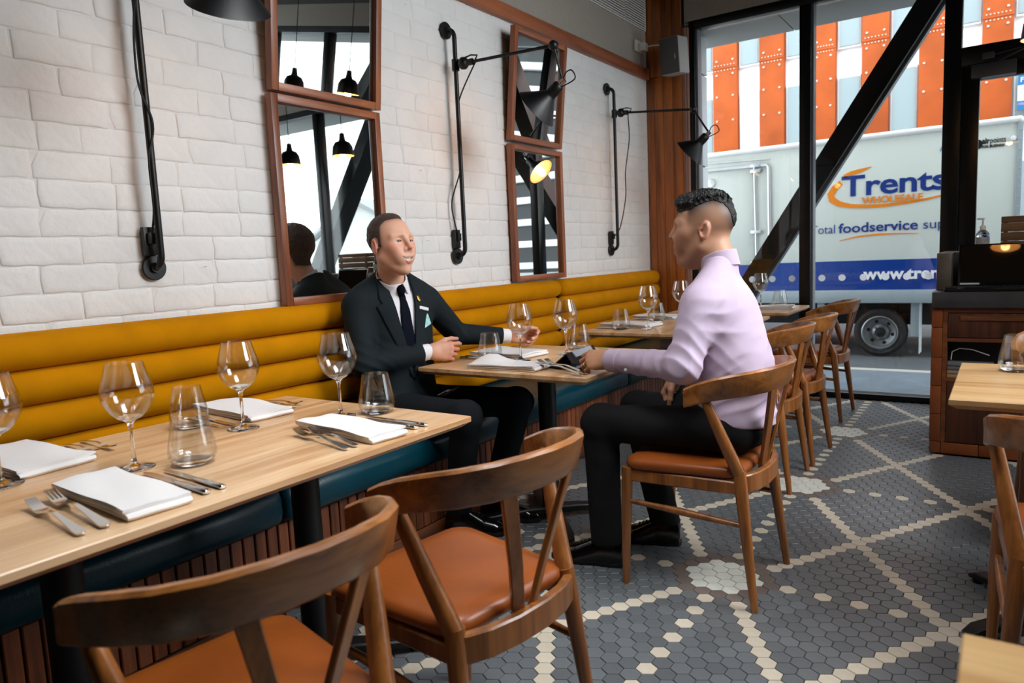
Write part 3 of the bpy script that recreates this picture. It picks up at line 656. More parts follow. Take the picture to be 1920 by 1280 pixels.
put(TUMB, 'tumbler', -.60, 3.22, 'empty tapered tumbler on the farthest table by the window mullion', 'tumbler', G)
put(TUMB, 'tumbler', .882, .47, 'empty tapered tumbler on the table at the right edge', 'tumbler', G)
def napkin(cx, cy, L, W, rz, label, seed=0, crumple=0):
    r = random.Random(seed); mb = MB(); t = .0036; path = []
    zs = (.0038, .0118, .0198); r_ = .0040
    def lay(z, a, b, n=9): return [(a+(b-a)*i/(n-1), z) for i in range(n)]
    path += lay(zs[0], -L/2+.004, L/2-r_)
    path += [(L/2-r_+r_*1.6*math.sin(a), zs[0]+r_-r_*math.cos(a)) for a in (PI/4, PI/2, 3*PI/4)]
    path += lay(zs[1], L/2-r_, -L/2+r_)
    path += [(-L/2+r_-r_*1.6*math.sin(a), zs[1]+r_-r_*math.cos(a)) for a in (PI/4, PI/2, 3*PI/4)]
    path += lay(zs[2], -L/2+r_, L/2-.006)
    ph = [r.uniform(0, 6) for _ in range(4)]; rings = []
    for j in range(9):
        v = -1+2*j/8; y = W/2*v; ec = 1-.004*abs(v)**6
        up, dn = [], []
        for i, (x, z) in enumerate(path):
            a = path[max(i-1, 0)]; b = path[min(i+1, len(path)-1)]; tt = Vector((b[0]-a[0], b[1]-a[1])).normalized()
            hgt = z/.02
            wz = hgt*(.0022*math.sin(9*x/L+ph[0]+1.5*v)+.0016*math.sin(5*v+ph[1]+6*x/L)) + hgt*crumple*math.exp(-((x+.10)**2/.004+(v-.4)**2/.35))*.035
            wy = .003*math.sin(7*x/L+ph[2])*hgt+.006*hgt*math.sin(2*v)
            ee = t*(1 if abs(v) < .95 else .75)
            up.append((x-tt.y*ee, y*ec+wy, z+tt.x*ee+wz)); dn.append((x+tt.y*ee, y*ec+wy, z-tt.x*ee+wz))
        rings.append(up+dn[::-1])
    mb.loft(rings); o = mb.build('napkin', LINEN, smooth=60); o.location = (cx, cy, TZ); o.rotation_euler = (0, 0, rz)
    return tag(o, label, 'napkin', 'folded white napkins')
napkin(-1.245, -1.775, .36, .175, .06, 'folded white napkin at the wall side near the left edge', 1)
napkin(-.702, -1.80, .355, .125, -.06, 'folded white napkin at the front left of the near table between forks and knives', 2)
napkin(-1.235, -1.125, .36, .145, -.10, 'folded white napkin at the wall side by the bench back, far end of near table', 3)
napkin(-.68, -1.165, .355, .115, -.13, 'folded white napkin at the far front corner of the near table', 4)
napkin(-1.135, .285, .33, .19, -.12, 'folded white napkin behind the tumbler in front of the suited man', 5)
napkin(-.90, -.055, .33, .135, .05, 'rumpled white napkin at the near edge of the table of the two men', 6, 1)
napkin(-1.12, 1.63, .34, .20, -.1, 'folded white napkin behind the first tumbler on the table behind the lilac shirt', 7)
napkin(-1.16, 2.18, .31, .20, -.05, 'folded white napkin in front of the timber column', 8)
napkin(-.56, 2.98, .24, .17, .1, 'folded white napkin on the farthest table under the cutlery', 9)
# cutlery (drawn pointing along -x from the handle end, scaled to its length)
def fork_mesh():
    out = []
    def hw(u): return np.interp(u, [0, .012, .06, .2, .5, .6, .68, .74], [.0045, .0085, .0095, .0075, .0036, .004, .010, .0122])
    us = [0, .012, .05, .1, .2, .3, .4, .5, .56, .6, .64, .68, .74]
    top = [(u, hw(u)) for u in us]
    tines = []
    ys = [.0122, .0088, .0053, .0019, -.0019, -.0053, -.0088, -.0122]
    for k in range(4):
        a, b = ys[2*k], ys[2*k+1]
        tines += [(.84, a), (.93, a-.0006), (1.0, (a+b)/2), (.93, b+.0006), (.84, b)]
        if k < 3: tines += [(.775, (b+ys[2*k+2])/2)]
    poly = top + tines + [(u, -h) for u, h in top[::-1]]
    def zc(u): return np.interp(u, [0, .1, .3, .5, .62, .75, .88, 1], [.004, .006, .010, .0135, .011, .006, .008, .016])
    def fn(a, b, d): return Vector((-a, b/.205, float(zc(a))/.205 + d))
    mb = MB(); mb.prism(poly, fn, -.006, .006)
    mb.bm.faces.ensure_lookup_table(); bmesh.ops.triangulate(mb.bm, faces=[f for f in mb.bm.faces if len(f.verts) > 4])
    bmesh.ops.recalc_face_normals(mb.bm, faces=mb.bm.faces); me = bpy.data.meshes.new('fork'); mb.bm.to_mesh(me); mb.bm.free(); me.materials.append(STEEL)
    me.polygons.foreach_set('use_smooth', [True]*len(me.polygons)); me.set_sharp_from_angle(angle=math.radians(40)); return me
def mk(name, fn):
    mb = MB(); fn(mb); bmesh.ops.recalc_face_normals(mb.bm, faces=mb.bm.faces); me = bpy.data.meshes.new(name); mb.bm.to_mesh(me); mb.bm.free(); me.materials.append(STEEL)
    me.polygons.foreach_set('use_smooth', [True]*len(me.polygons)); me.set_sharp_from_angle(angle=math.radians(40)); return me
FORK = fork_mesh()
KH = mk('handle', lambda m_: m_.tube([(0, 0, .02), (-.01, 0, .02), (-.2, 0, .02), (-.42, 0, .02), (-.47, 0, .02)], [.022, .034, .036, .028, .020], 12, flat=.6))
def blade(m_):
    poly = [(.46, .016), (.50, .034), (.62, .040), (.80, .040), (.92, .030), (1.0, .002), (.98, -.018), (.90, -.026), (.62, -.026), (.50, -.024), (.46, -.014)]
    m_.prism(poly, lambda a, b, d: Vector((-a, b, .02+d)), -.0035, .0035)
KB = mk('blade', blade)
GF, GK = 'steel forks', 'steel knives'
def lay(a, b): return math.atan2(-(b[1]-a[1]), -(b[0]-a[0])), math.hypot(b[0]-a[0], b[1]-a[1])
def fork(a, b, label, z=TZ, tilt=0.0):
    rz, L = lay(a, b); o = bpy.data.objects.new('fork', FORK); COL.objects.link(o); o.location = (a[0], a[1], z); o.rotation_euler = (0, tilt, rz); o.scale = (L, L*.76, L)
    return tag(o, label, 'fork', GF)
def knife(a, b, label, z=TZ):
    rz, L = lay(a, b); o = empty('table_knife', (a[0], a[1], z), label, 'knife', GK, rz); o.scale = (L, L, L)
    instance(KH, 'handle', o); instance(KB, 'blade', o); return o
fork((-.536, -1.955), (-.805, -1.93), 'fork on the near table, nearest the front edge left of the front napkin')
fork((-.535, -1.912), (-.825, -1.885), 'fork on the near table, second from the left beside the front napkin')
knife((-.540, -1.700), (-.823, -1.683), 'knife on the near table right beside the front left napkin')
knife((-.541, -1.662), (-.796, -1.648), 'knife on the near table next to the base of the front wine glass')
fork((-.528, -1.318), (-.79, -1.266), 'fork on the near table left of the far front napkin, nearer the edge')
fork((-.530, -1.285), (-.77, -1.232), 'fork on the near table tucked against the far front napkin')
knife((-.517, -1.068), (-.791, -1.06), 'knife on the near table touching the far front napkin')
knife((-.513, -1.030), (-.766, -1.02), 'knife on the near table nearest the far end by the tumbler')
fork((-1.325, -1.59), (-1.125, -1.60), 'fork on the wall side at the left, farther from the napkin')
fork((-1.325, -1.635), (-1.125, -1.645), 'fork on the wall side at the left, beside the napkin')
fork((-1.315, -1.022), (-1.105, -1.008), 'fork behind the wall side napkin, nearer of two by the bench')
fork((-1.315, -.985), (-1.125, -.972), 'fork behind the wall side napkin, farthest from the camera')
knife((-1.30, -1.245), (-1.07, -1.268), 'knife on the wall side left of the far napkin, tip by the wine glass')
knife((-1.30, -1.285), (-1.10, -1.300), 'knife on the wall side behind the two tumblers')
fork((-.500, -.138), (-.765, -.03), 'fork lying on the rumpled napkin, nearer the table corner', z=TZ, tilt=.06)
fork((-.495, -.104), (-.750, .004), 'fork lying across the rumpled napkin, nearer the phone', z=TZ, tilt=.06)
knife((-1.30, .115), (-1.03, .13), 'knife in front of the suited man, beside the tumbler')
knife((-1.30, .155), (-1.04, .172), 'knife in front of the suited man, against the folded napkin')
knife((-.56, .485), (-.81, .585), 'dark knife beyond the wallet and the hand of the man in lilac')
knife((-1.29, 1.485), (-1.04, 1.475), 'knife in front of the napkin on the table behind the lilac shirt')
knife((-1.29, 2.055), (-1.04, 2.05), 'knife in front of the napkin by the timber column')
fork((-1.26, 1.80), (-1.02, 1.80), 'fork behind the napkin on the table behind the lilac shirt')
knife((-.425, 2.885), (-.62, 2.955), 'knife lying on the napkin of the farthest table', z=TZ+.024)
fork((-.43, 2.93), (-.62, 3.0), 'fork lying on the napkin of the farthest table', z=TZ+.023)
# phone and wallet
PH = mat('black_phone_plastic', '09090a', .25); PHG = mat('phone_glass', '050506', .05); LEA = mat('black_wallet_leather', '0d0d0f', .4, bump=.1, bscale=200)
o = empty('phone', (-.655, .03, TZ), 'black phone lying flat in front of the open wallet', 'phone', rz=-.30)
MB().box(-.095, .095, -.047, .047, 0, .010, bev=.0045, seg=3).build('case', PH, o); MB().box(-.086, .086, -.042, .042, .0095, .0108).build('screen', PHG, o)
o = empty('wallet', (-.69, .2, TZ), 'black leather wallet standing open like a tent under the hand', 'wallet')
def leaf(nm, A, B, Cc, D, th, m_):
    A, B, Cc, D = map(Vector, (A, B, Cc, D)); nr = (B-A).cross(D-A).normalized()*th
    MB().loft([[A, B, Cc, D], [A+nr, B+nr, Cc+nr, D+nr]]).build(nm, m_, o, True, smooth=0)
leaf('cover', (-.705, .10, .80), (-.70, .335, .808), (-.625, .275, .7515), (-.655, .075, .7515), .004, LEA)
leaf('cover', (-.705, .10, .80), (-.70, .335, .808), (-.79, .36, .7515), (-.775, .12, .7515), -.004, LEA)
leaf('card', (-.699, .14, .803), (-.694, .30, .809), (-.672, .285, .788), (-.676, .135, .782), .006, mat('grey_card', '8d9298', .4))
leaf('card', (-.697, .16, .797), (-.692, .28, .801), (-.688, .275, .797), (-.690, .16, .793), .009, mat('pale_card', 'b5c4d0', .4))

o = empty('paper_tag', (-1.215, -.10, .63), 'two small grey paper tags lying in the lap of the suited man', 'tag')
tm = mat('grey_card_paper', '8a8078', .7)
MB().box(-.028, .03, -.05, .05, 0, .003, rot=Matrix.Rotation(-.5, 3, 'Y') @ Matrix.Rotation(.4, 3, 'Z')).build('paper', tm, o); MB().box(-.02, .06, -.03, .035, .006, .009, rot=Matrix.Rotation(-.45, 3, 'Y') @ Matrix.Rotation(-.5, 3, 'Z')).build('paper', tm, o)
# ================================================================ mirrors
def mirror(y0, y1, zb, h, lean, label):
    t = empty('wall_mirror', (-1.745, (y0+y1)/2, zb), label, 'mirror', 'timber framed wall mirrors'); t.rotation_euler = (0, lean, 0)
    W = (y1-y0)/2; f = .035; d0, d1 = -.008, .032
    MB().box(d0, d1, -W, -W+f, 0.0, h, bev=.003).build('frame_side', FRAMEW, t); MB().box(d0, d1, W-f, W, 0.0, h, bev=.003).build('frame_side', FRAMEW, t)
    MB().box(d0, d1+.0006, -W+f, W-f, 0, f, bev=.003).build('frame_rail', FRAMEWY, t); MB().box(d0, d1+.0006, -W+f, W-f, h-f, h, bev=.003).build('frame_rail', FRAMEWY, t)
    MB().box(d0, .008, -W+f-.003, W-f+.003, f-.003, h-f+.003).build('mirror_glass', MIRROR, t, smooth=0)
    MB().box(-.012, d0, -W+.02, W-.02, .02, h-.02).build('backing', BLACKM, t)
mirror(-.535, .105, 1.052, .898, 0.0, 'lower timber framed mirror behind the suited man reflecting his head')
mirror(-.525, .115, 1.965, .70, math.radians(6), 'upper timber framed mirror above the suited man, cut off by the top edge')
mirror(1.245, 1.87, 1.062, .862, 0.0, 'lower narrow timber framed mirror right of the suited man')
mirror(1.245, 1.87, 1.945, .675, math.radians(6), 'upper tilted mirror with a black lamp shade in front of it')
# ================================================================ wall lamps
CORD = mat('black_flex', '0c0c0c', .6)
def curve(pts, n=7):
    P = [Vector(p) for p in pts]; P = [P[0]]+P+[P[-1]]; out = []
    for i in range(1, len(P)-2):
        for k in range(n):
            t = k/n; a, b, c, d = P[i-1:i+3]; out.append(.5*((2*b)+(c-a)*t+(2*a-5*b+4*c-d)*t*t+(3*b-a-3*c+d)*t**3))
    return out+[P[-1]]
def wall_lamp(y, arm_end, shade_neck, shade_rim, label, cable, rim_r=.118):
    t = empty('wall_lamp', (-1.765, y, 1.24), label, 'wall lamp', 'black jointed wall lamps'); px = -1.70; x0 = -1.757
    RYm = Matrix.Rotation(PI/2, 3, 'Y')
    for z in (1.24, 2.48):
        MB().lathe([(.0001, 0), (.046, 0), (.046, .004), (.043, .007), (.020, .008), (.018, .022), (.0001, .022)], 28, (x0, y, z), RYm).build('wall_flange', BLACK, t, True, smooth=40)
    R = .045; arc1 = [(px-R+R*math.sin(a), y, 1.24+R-R*math.cos(a)) for a in np.linspace(0, PI/2, 7)]
    arc2 = [(px-R+R*math.cos(a), y, 2.48-R+R*math.sin(a)) for a in np.linspace(0, PI/2, 7)]
    MB().tube([(x0+.015, y, 1.24)] + arc1 + [(px, y, 1.6), (px, y, 2.0)] + arc2 + [(x0+.015, y, 2.48)], .0125, 14).build('pipe', BLACK, t, True, smooth=60)
    J = Vector((px+.055, y, 2.285)); E = Vector(arm_end)
    MB().tube([(px, y, 2.255), (px, y, 2.315)], .021, 14).build('clamp_collar', BLACK, t, True)
    MB().lathe([(.0001, -.032), (.016, -.030), (.028, -.016), (.032, 0), (.028, .016), (.016, .030), (.0001, .032)], 20, J).build('swivel_ball', BLACK, t, True, smooth=60)
    dd = (E-J).normalized()
    MB().tube([J, J+dd*.06], .018, 12).tube([J+dd*.05, E], .0085, 10).build('arm', BLACK, t, True)
    MB().tube([J+dd*.01+Vector((0, 0, .028)), J+dd*.05+Vector((0, 0, .036)), J+dd*.09+Vector((0, 0, .028)), J+dd*.075+Vector((0, 0, .005))], .0045, 8).build('lever', BLACK, t, True)
    N, Rm = Vector(shade_neck), Vector(shade_rim); ax = (Rm-N).normalized(); L = .118; N = Rm-ax*L
    MB().lathe([(.0001, -.026), (.015, -.024), (.024, -.012), (.024, .012), (.015, .024), (.0001, .026)], 18, E, Matrix.Rotation(PI/2, 3, 'X')).build('elbow_joint', BLACK, t, True, smooth=60)
    K = N-ax*.075
    MB().tube([E, K], .007, 10).build('fore_arm', BLACK, t, True)
    MB().tube([K-ax*.012, K+ax*.03], .016, 12).build('head_joint', CHROME, t, True)
    Q = ax.to_track_quat('Z', 'Y').to_matrix()
    sh = MB().lathe([(.0001, -.055), (.020, -.055), (.029, -.048), (.031, -.02), (.031, .012), (.036, .022), (rim_r, L), (rim_r+.003, L+.002), (rim_r-.001, L+.002)], 40, N, Q).build('shade', BLACK, t, True, smooth=50)
    MB().lathe([(.0001, .020), (.028, .021), (.031, .027), (rim_r-.003, L+.001)], 40, N, Q).build('shade_lining', SHADEIN, sh, True, smooth=50)
    B = N+ax*.075
    MB().lathe([(.012, -.06), (.013, -.03), (.026, -.005), (.031, .015), (.026, .035), (.012, .045), (.0001, .047)], 18, B, Q).build('bulb', BULB, t, True, smooth=60)
    l = point('bulb_light', B+ax*.06, .25, r=.03); l.parent = None
    # loose flex over the joints and down to the outlet
    MB().tube(curve([K, K+Vector((.02, 0, .04)), K+Vector((.055, 0, .045)), K+Vector((.07, 0, .0)), N-ax*.03+Vector((.026, 0, 0))]), .0035, 8).build('flex_loop', CORD, t, True)
    MB().tube(curve([J+dd*.08+Vector((0, .01, .012))]+[Vector(c) for c in cable]+[Vector((x0+.03, y-.015, 1.345))]), .004, 8).build('flex', CORD, t, True)
    ob = MB().box(x0-.002, x0+.02, y-.037, y+.009, 1.285, 1.388, bev=.002).build('outlet', BLACK, t, True)
    MB().box(x0+.019, x0+.038, y-.026, y-.002, 1.325, 1.368, bev=.004).build('plug', BLACKM, ob, True)
wall_lamp(-1.085, (-1.065, -1.18, 2.28), (-1.005, -1.19, 2.14), (-1.09, -1.15, 1.995), 'black jointed wall lamp at the left, its shade cut off by the top edge', [(-1.68, -1.10, 2.15), (-1.69, -1.112, 1.9), (-1.685, -1.075, 1.75), (-1.69, -1.10, 1.62), (-1.70, -1.095, 1.45)])
wall_lamp(.71, (-1.10, .76, 2.283), (-1.085, .775, 2.085), (-1.215, .76, 1.985), 'black jointed wall lamp whose shade hangs in front of the tilted mirror', [(-1.69, .715, 2.1), (-1.69, .70, 1.95), (-1.695, .71, 1.75), (-1.74, .665, 1.55), (-1.735, .672, 1.43)])
wall_lamp(2.67, (-1.068, 2.67, 2.225), (-1.0, 2.66, 2.0), (-1.095, 2.655, 1.915), 'black jointed wall lamp in front of the timber column', [(-1.64, 2.79, 2.28), (-1.64, 2.80, 2.1), (-1.66, 2.76, 1.85), (-1.66, 2.75, 1.65), (-1.69, 2.71, 1.43), (-1.72, 2.68, 1.36)])
# ================================================================ pendants
def pendant(x, y, z, label):
    t = empty('pendant_lamp', (x, y, z), label, 'pendant lamp', 'black pendant lamps')
    sh = MB().lathe([(.0001, .21), (.022, .21), (.028, .16), (.034, .14), (.070, .125), (.094, .085), (.102, .02), (.106, 0), (.103, 0)], 40).build('shade', BLACK, t, smooth=50)
    MB().lathe([(.0001, .135), (.033, .134), (.068, .120), (.091, .083), (.099, .02), (.103, .0005)], 40).build('shade_lining', SHADEIN, sh, smooth=50)
    MB().lathe([(.012, .13), (.014, .09), (.03, .06), (.034, .035), (.027, .01), (.0001, -.002)], 18).build('bulb', BULB, t, smooth=60)
    MB().tube([(0, 0, .205), (0, 0, 3.335-z)], .004, 8).build('cord', CORD, t)
    point('bulb_light', (x, y, z+.0), 1.0, r=.03)
pendant(.972, 2.4, 2.257, 'black pendant lamp above the counter, half cut off by the right edge')
pendant(1.75, 2.4, 2.257, 'black pendant lamp above the counter beyond the right edge, seen in the large mirror')
pendant(.83, .05, 2.2, 'black pendant lamp above the aisle out of frame, mirrored in the laptop screen')
# ================================================================ speaker and adapter on the column
SPK = mat('speaker_white_case', 'a8a6a2', .5); GRL = mat('speaker_grey_grille', '4c4b4c', .7, bump=.3, bscale=900)
t = empty('loudspeaker', (-1.43, 3.3, 2.64), 'grey box loudspeaker mounted high on the timber column', 'speaker'); t.rotation_euler = (math.radians(7), 0, math.radians(-4))
MB().box(-.085, .085, -.12, .06, 0, .285, bev=.012, seg=3).build('case', SPK, t)
MB().box(-.080, .080, -.127, -.118, .006, .279, bev=.006).build('grille', GRL, t)
MB().box(.046, .054, -.131, -.126, .11, .15, bev=.0035).build('logo_plate', mat('speaker_plate', 'cfcfcf', .3, .6), t)
MB().box(-.02, .02, .055, .15, .10, .16, bev=.005).build('wall_bracket', BLACK, t)
t = empty('power_adapter', (-1.768, 3.29, 2.93), 'white power adapter plugged in high on the wall beside the speaker', 'adapter')
wp = mat('white_plastic', 'd8d5d0', .4)
MB().box(-1.764, -1.745, 3.20, 3.32, 2.875, 2.965, bev=.004).build('socket_plate', wp, t, True)
MB().box(-1.745, -1.69, 3.25, 3.33, 2.88, 2.945, bev=.008).build('plug_body', wp, t, True)
MB().tube([(-1.70, 3.325, 2.92), (-1.66, 3.34, 2.925), (-1.60, 3.32, 2.915), (-1.525, 3.31, 2.88)], .006, 8).build('cable', wp, t, True)
t = empty('air_vent', (-1.768, 2.9, 3.1), 'white slatted air grille at the top of the wall left of the column', 'vent')
MB().box(-1.767, -1.752, 2.30, 3.43, 3.075, 3.085).box(-1.767, -1.752, 2.30, 3.43, 3.325, 3.335).box(-1.767, -1.752, 3.42, 3.43, 3.085, 3.325).box(-1.767, -1.752, 3.02, 3.035, 3.085, 3.325).box(-1.767, -1.752, 2.30, 2.31, 3.085, 3.325).build('frame', wp, t, True)
MB().box(-1.7675, -1.766, 2.31, 3.42, 3.085, 3.325).build('backing', BLACKM, t, True)
for k in range(12): MB().box(-1.765, -1.752, 2.31, 3.42, 3.092+.0195*k, 3.102+.0195*k).build('slat', wp, t, True)
# ================================================================ service counter
t = empty('service_counter', (1.2, 2.4, 0), 'dark stone topped service counter with walnut front and terracotta tile edge', 'counter')
CX, CY = .506, 2.07
MB().box(CX+.012, 2.5, CY+.10, 2.85, .03, .83).build('carcass', CABW, t, True)
MB().box(CX+.03, 2.48, CY+.03, 2.83, 0, .03).build('plinth', BLACKM, t, True)
st = MB().box(CX, 2.52, CY-.02, 2.85, .835, .922, bev=.004).build('stone_top', STONE, t, True)
lg = empty('counter_ledge', (1.5, 2.6, .922), 'raised dark stone ledge behind the laptop on the counter', 'ledge')
MB().box(CX+.006, CX+.078, 2.24, 2.85, .9225, 1.132, bev=.004).build('stone_upstand', mat('brown_veined_stone', '4f463e', .4, var=.25, vscale=12, bump=.05), lg, True)
MB().box(CX+.078, 2.5, 2.42, 2.85, .9225, 1.132, bev=.004).build('stone_shelf', STONE, lg, True)
zs = [.834, .724, .557, .395, .236, .076]
for a, b in zip(zs[1:], zs): MB().box(CX, CX+.053, CY, CY+.10, a+.0015, b-.0015, bev=.002).build('tile', TERRA, t, True)
xs = [CX, .562, .742, .93, 1.12, 1.31, 1.50, 1.69, 1.88, 2.07, 2.26, 2.45]
for a, b in zip(xs, xs[1:]): MB().box(a+.0015, b-.0015, CY, CY+.10, .012, .0745, bev=.002).build('tile', TERRA, t, True)
ys_ = [2.17+.17*k for k in range(5)]
for a, b in zip(zs[1:], zs):
    for c_, d_ in zip(ys_, ys_[1:]): MB().box(CX, CX+.012, c_+.0015, d_-.0015, a+.0015, b-.0015, bev=.002).build('tile', TERRA, t, True)
MB().box(CX+.055, CX+.077, CY, CY+.10, .076, .833).build('cabinet_side', CABX, t, True)
MB().box(CX+.077, 1.30, CY, CY+.10, .808, .833).build('top_rail', CABX, t, True)
dw = MB().box(CX+.080, 1.30, CY-.002, CY+.02, .672, .804, bev=.002).build('drawer', CABW, t, True)
MB().box(CX+.135, 1.26, CY-.010, CY, .765, .793, bev=.003).build('drawer_handle', CABX, dw, True)
MB().box(CX+.077, 1.30, CY, CY+.10, .648, .668).build('shelf_rail', CABX, t, True)
MB().box(CX+.077, 1.30, CY, CY+.42, .424, .444).build('shelf', CABX, t, True)
MB().box(CX+.079, 1.30, CY+.0, CY+.02, .08, .422, bev=.002).build('cabinet_door', CABW, t, True)
MB().box(1.30, 2.45, CY, CY+.02, .08, .833, bev=.002).build('cabinet_door', CABW, t, True)
# shade inside the shelf bay is imitated by a black recess box in front of the carcass
MB().box(CX+.078, 1.30, CY+.09, CY+.099, .445, .647).build('shade_board', BLACKM, t, True)
mn = mat('grey_menu_cover', '6c6a6b', .6); mp_ = mat('menu_paper', 'a58a68', .8)
o = empty('menu_stack', (.70, 2.1, .445), 'stack of grey menus lying in the open shelf of the counter', 'menus')
for k in range(4): MB().box(.585, .80, 2.072, 2.158, .4455+.022*k, .4645+.022*k, bev=.002).build('menu', mp_ if k < 2 else mn, o, True)
MB().tube([(.60, 2.12, .54), (.605, 2.12, .585), (.64, 2.12, .605), (.70, 2.12, .60), (.78, 2.12, .57)], .003, 8).build('white_cord', wp, o, True)
# laptop
o = empty('laptop', (.8, 2.2, .9225), 'black laptop open on the stone counter, lamp mirrored in its dark screen', 'laptop')
MB().box(.56, 1.02, 2.06, 2.24, .9228, .944, bev=.006).build('keyboard_base', PH, o, True)
kb = MB()
for r_ in range(4):
    for c_ in range(14): kb.box(.60+.028*c_, .624+.028*c_, 2.085+.03*r_, 2.109+.03*r_, .9438, .9465)
tag(kb.build('keys', BLACKM, o, True), kind='stuff')
rt = Matrix.Rotation(math.radians(-13), 3, 'X'); pv = (.8, 2.235, .945)
MB().box(.617, 1.02, 2.228, 2.242, .943, 1.18, bev=.003, rot=rt, pivot=pv).build('screen_lid', PH, o, True)
scn = MB().box(.629, 1.008, 2.2255, 2.229, .962, 1.170, rot=rt, pivot=pv).build('screen', mat('dark_screen', '17110c', .03, spec=.8), o, True, smooth=0)
MB().box(.628, .72, 2.2245, 2.2285, .951, .959, rot=rt, pivot=pv).build('sticker', mat('silver_sticker', 'b9b7b3', .4), o, True, smooth=0)
# sanitiser bottle
o = empty('sanitiser_bottle', (.722, 2.5, 1.1325), 'clear pump bottle of hand sanitiser behind the laptop', 'bottle')
MB().lathe([(.0001, 0), (.030, 0), (.0345, .006), (.0345, .085), (.031, .102), (.018, .118), (.012, .122), (.0001, .123)], 28).build('body', glassmat('clear_plastic', (.93, .95, .97), 1.3, .05), o, smooth=50)
MB().lathe([(.0352, .02), (.0352, .078), (.0349, .078), (.0349, .02)], 28).build('label_sleeve', mat('grey_label', 'a5a09a', .6, var=.25, vscale=60), o, smooth=50)
MB().lathe([(.0001, .120), (.014, .120), (.0155, .140), (.010, .147), (.0045, .15), (.0045, .182), (.0001, .182)], 18).build('pump', wp, o, smooth=50)
MB().box(-.030, .009, -.007, .007, .180, .190, bev=.003).build('nozzle', wp, o)
# timber crate
o = empty('timber_crate', (.95, 2.55, 1.1325), 'weathered slatted timber crate on the counter ledge at the right edge', 'crate')
for zz in (0, .052, .104, .156):
    MB().box(-.14, .25, -.10, -.088, zz, zz+(.049 if zz < .15 else .034), bev=.0015).build('slat', CRATEW, o); MB().box(-.14, .25, .088, .10, zz, zz+(.049 if zz < .15 else .034), bev=.0015).build('slat', CRATEW, o)
    MB().box(-.14, -.128, -.088, .088, zz, zz+(.049 if zz < .15 else .034), bev=.0015).build('slat', CRATEW, o)
for sx in (-.128, .22): MB().box(sx, sx+.02, -.088, -.07, 0, .19).build('corner_post', CRATEW, o)
MB().box(-.13, .24, -.09, .09, .0, .008).build('bottom_board', CRATEW, o)
# ================================================================ people: signed-distance modelling + surface nets
f4 = np.float32
def V3(*a): return np.array(a, dtype=f4)
def cap(P, a, b, ra, rb=None):
    a = np.asarray(a, f4); b = np.asarray(b, f4); rb = ra if rb is None else rb
    ab = b-a; t = np.clip(((P-a)@ab)/max(float(ab@ab), 1e-9), 0, 1)
    return np.linalg.norm(P-a-t[:, None]*ab, axis=1) - (ra+(rb-ra)*t)
def sph(P, c, r): return np.linalg.norm(P-np.asarray(c, f4), axis=1)-r
def ell(P, c, r, M=None):
    q = P-np.asarray(c, f4)
    if M is not None: q = q@M.T
    r = np.asarray(r, f4); k0 = np.linalg.norm(q/r, axis=1); k1 = np.linalg.norm(q/(r*r), axis=1)
    return k0*(k0-1)/np.maximum(k1, 1e-6)
def smin(a, b, k):
    h = np.maximum(k-np.abs(a-b), 0)/k; return np.minimum(a, b)-h*h*k*.25
def smax(a, b, k): return -smin(-a, -b, k)
def chain(P, pts, rs, k=.02):
    d = None
    for i in range(len(pts)-1):
        c = cap(P, pts[i], pts[i+1], rs[i], rs[i+1]); d = c if d is None else smin(d, c, k)
    return d
def poly2(x, y, poly):
    """signed distance to a 2-D polygon"""
    n = len(poly); d = np.full(x.shape, 1e9, f4); ins = np.zeros(x.shape, bool)
    for i in range(n):
        ax, ay = poly[i]; bx_, by = poly[(i+1) % n]; ex, ey = bx_-ax, by-ay; wx, wy = x-ax, y-ay
        t = np.clip((wx*ex+wy*ey)/(ex*ex+ey*ey), 0, 1); d = np.minimum(d, (wx-ex*t)**2+(wy-ey*t)**2)
        c = (ay > y) != (by > y)
        with np.errstate(divide='ignore', invalid='ignore'): xi = ax+(y-ay)*(ex)/(ey if ey != 0 else 1e-9)
        ins ^= c & (x < xi)
    return np.where(ins, -1, 1)*np.sqrt(d)
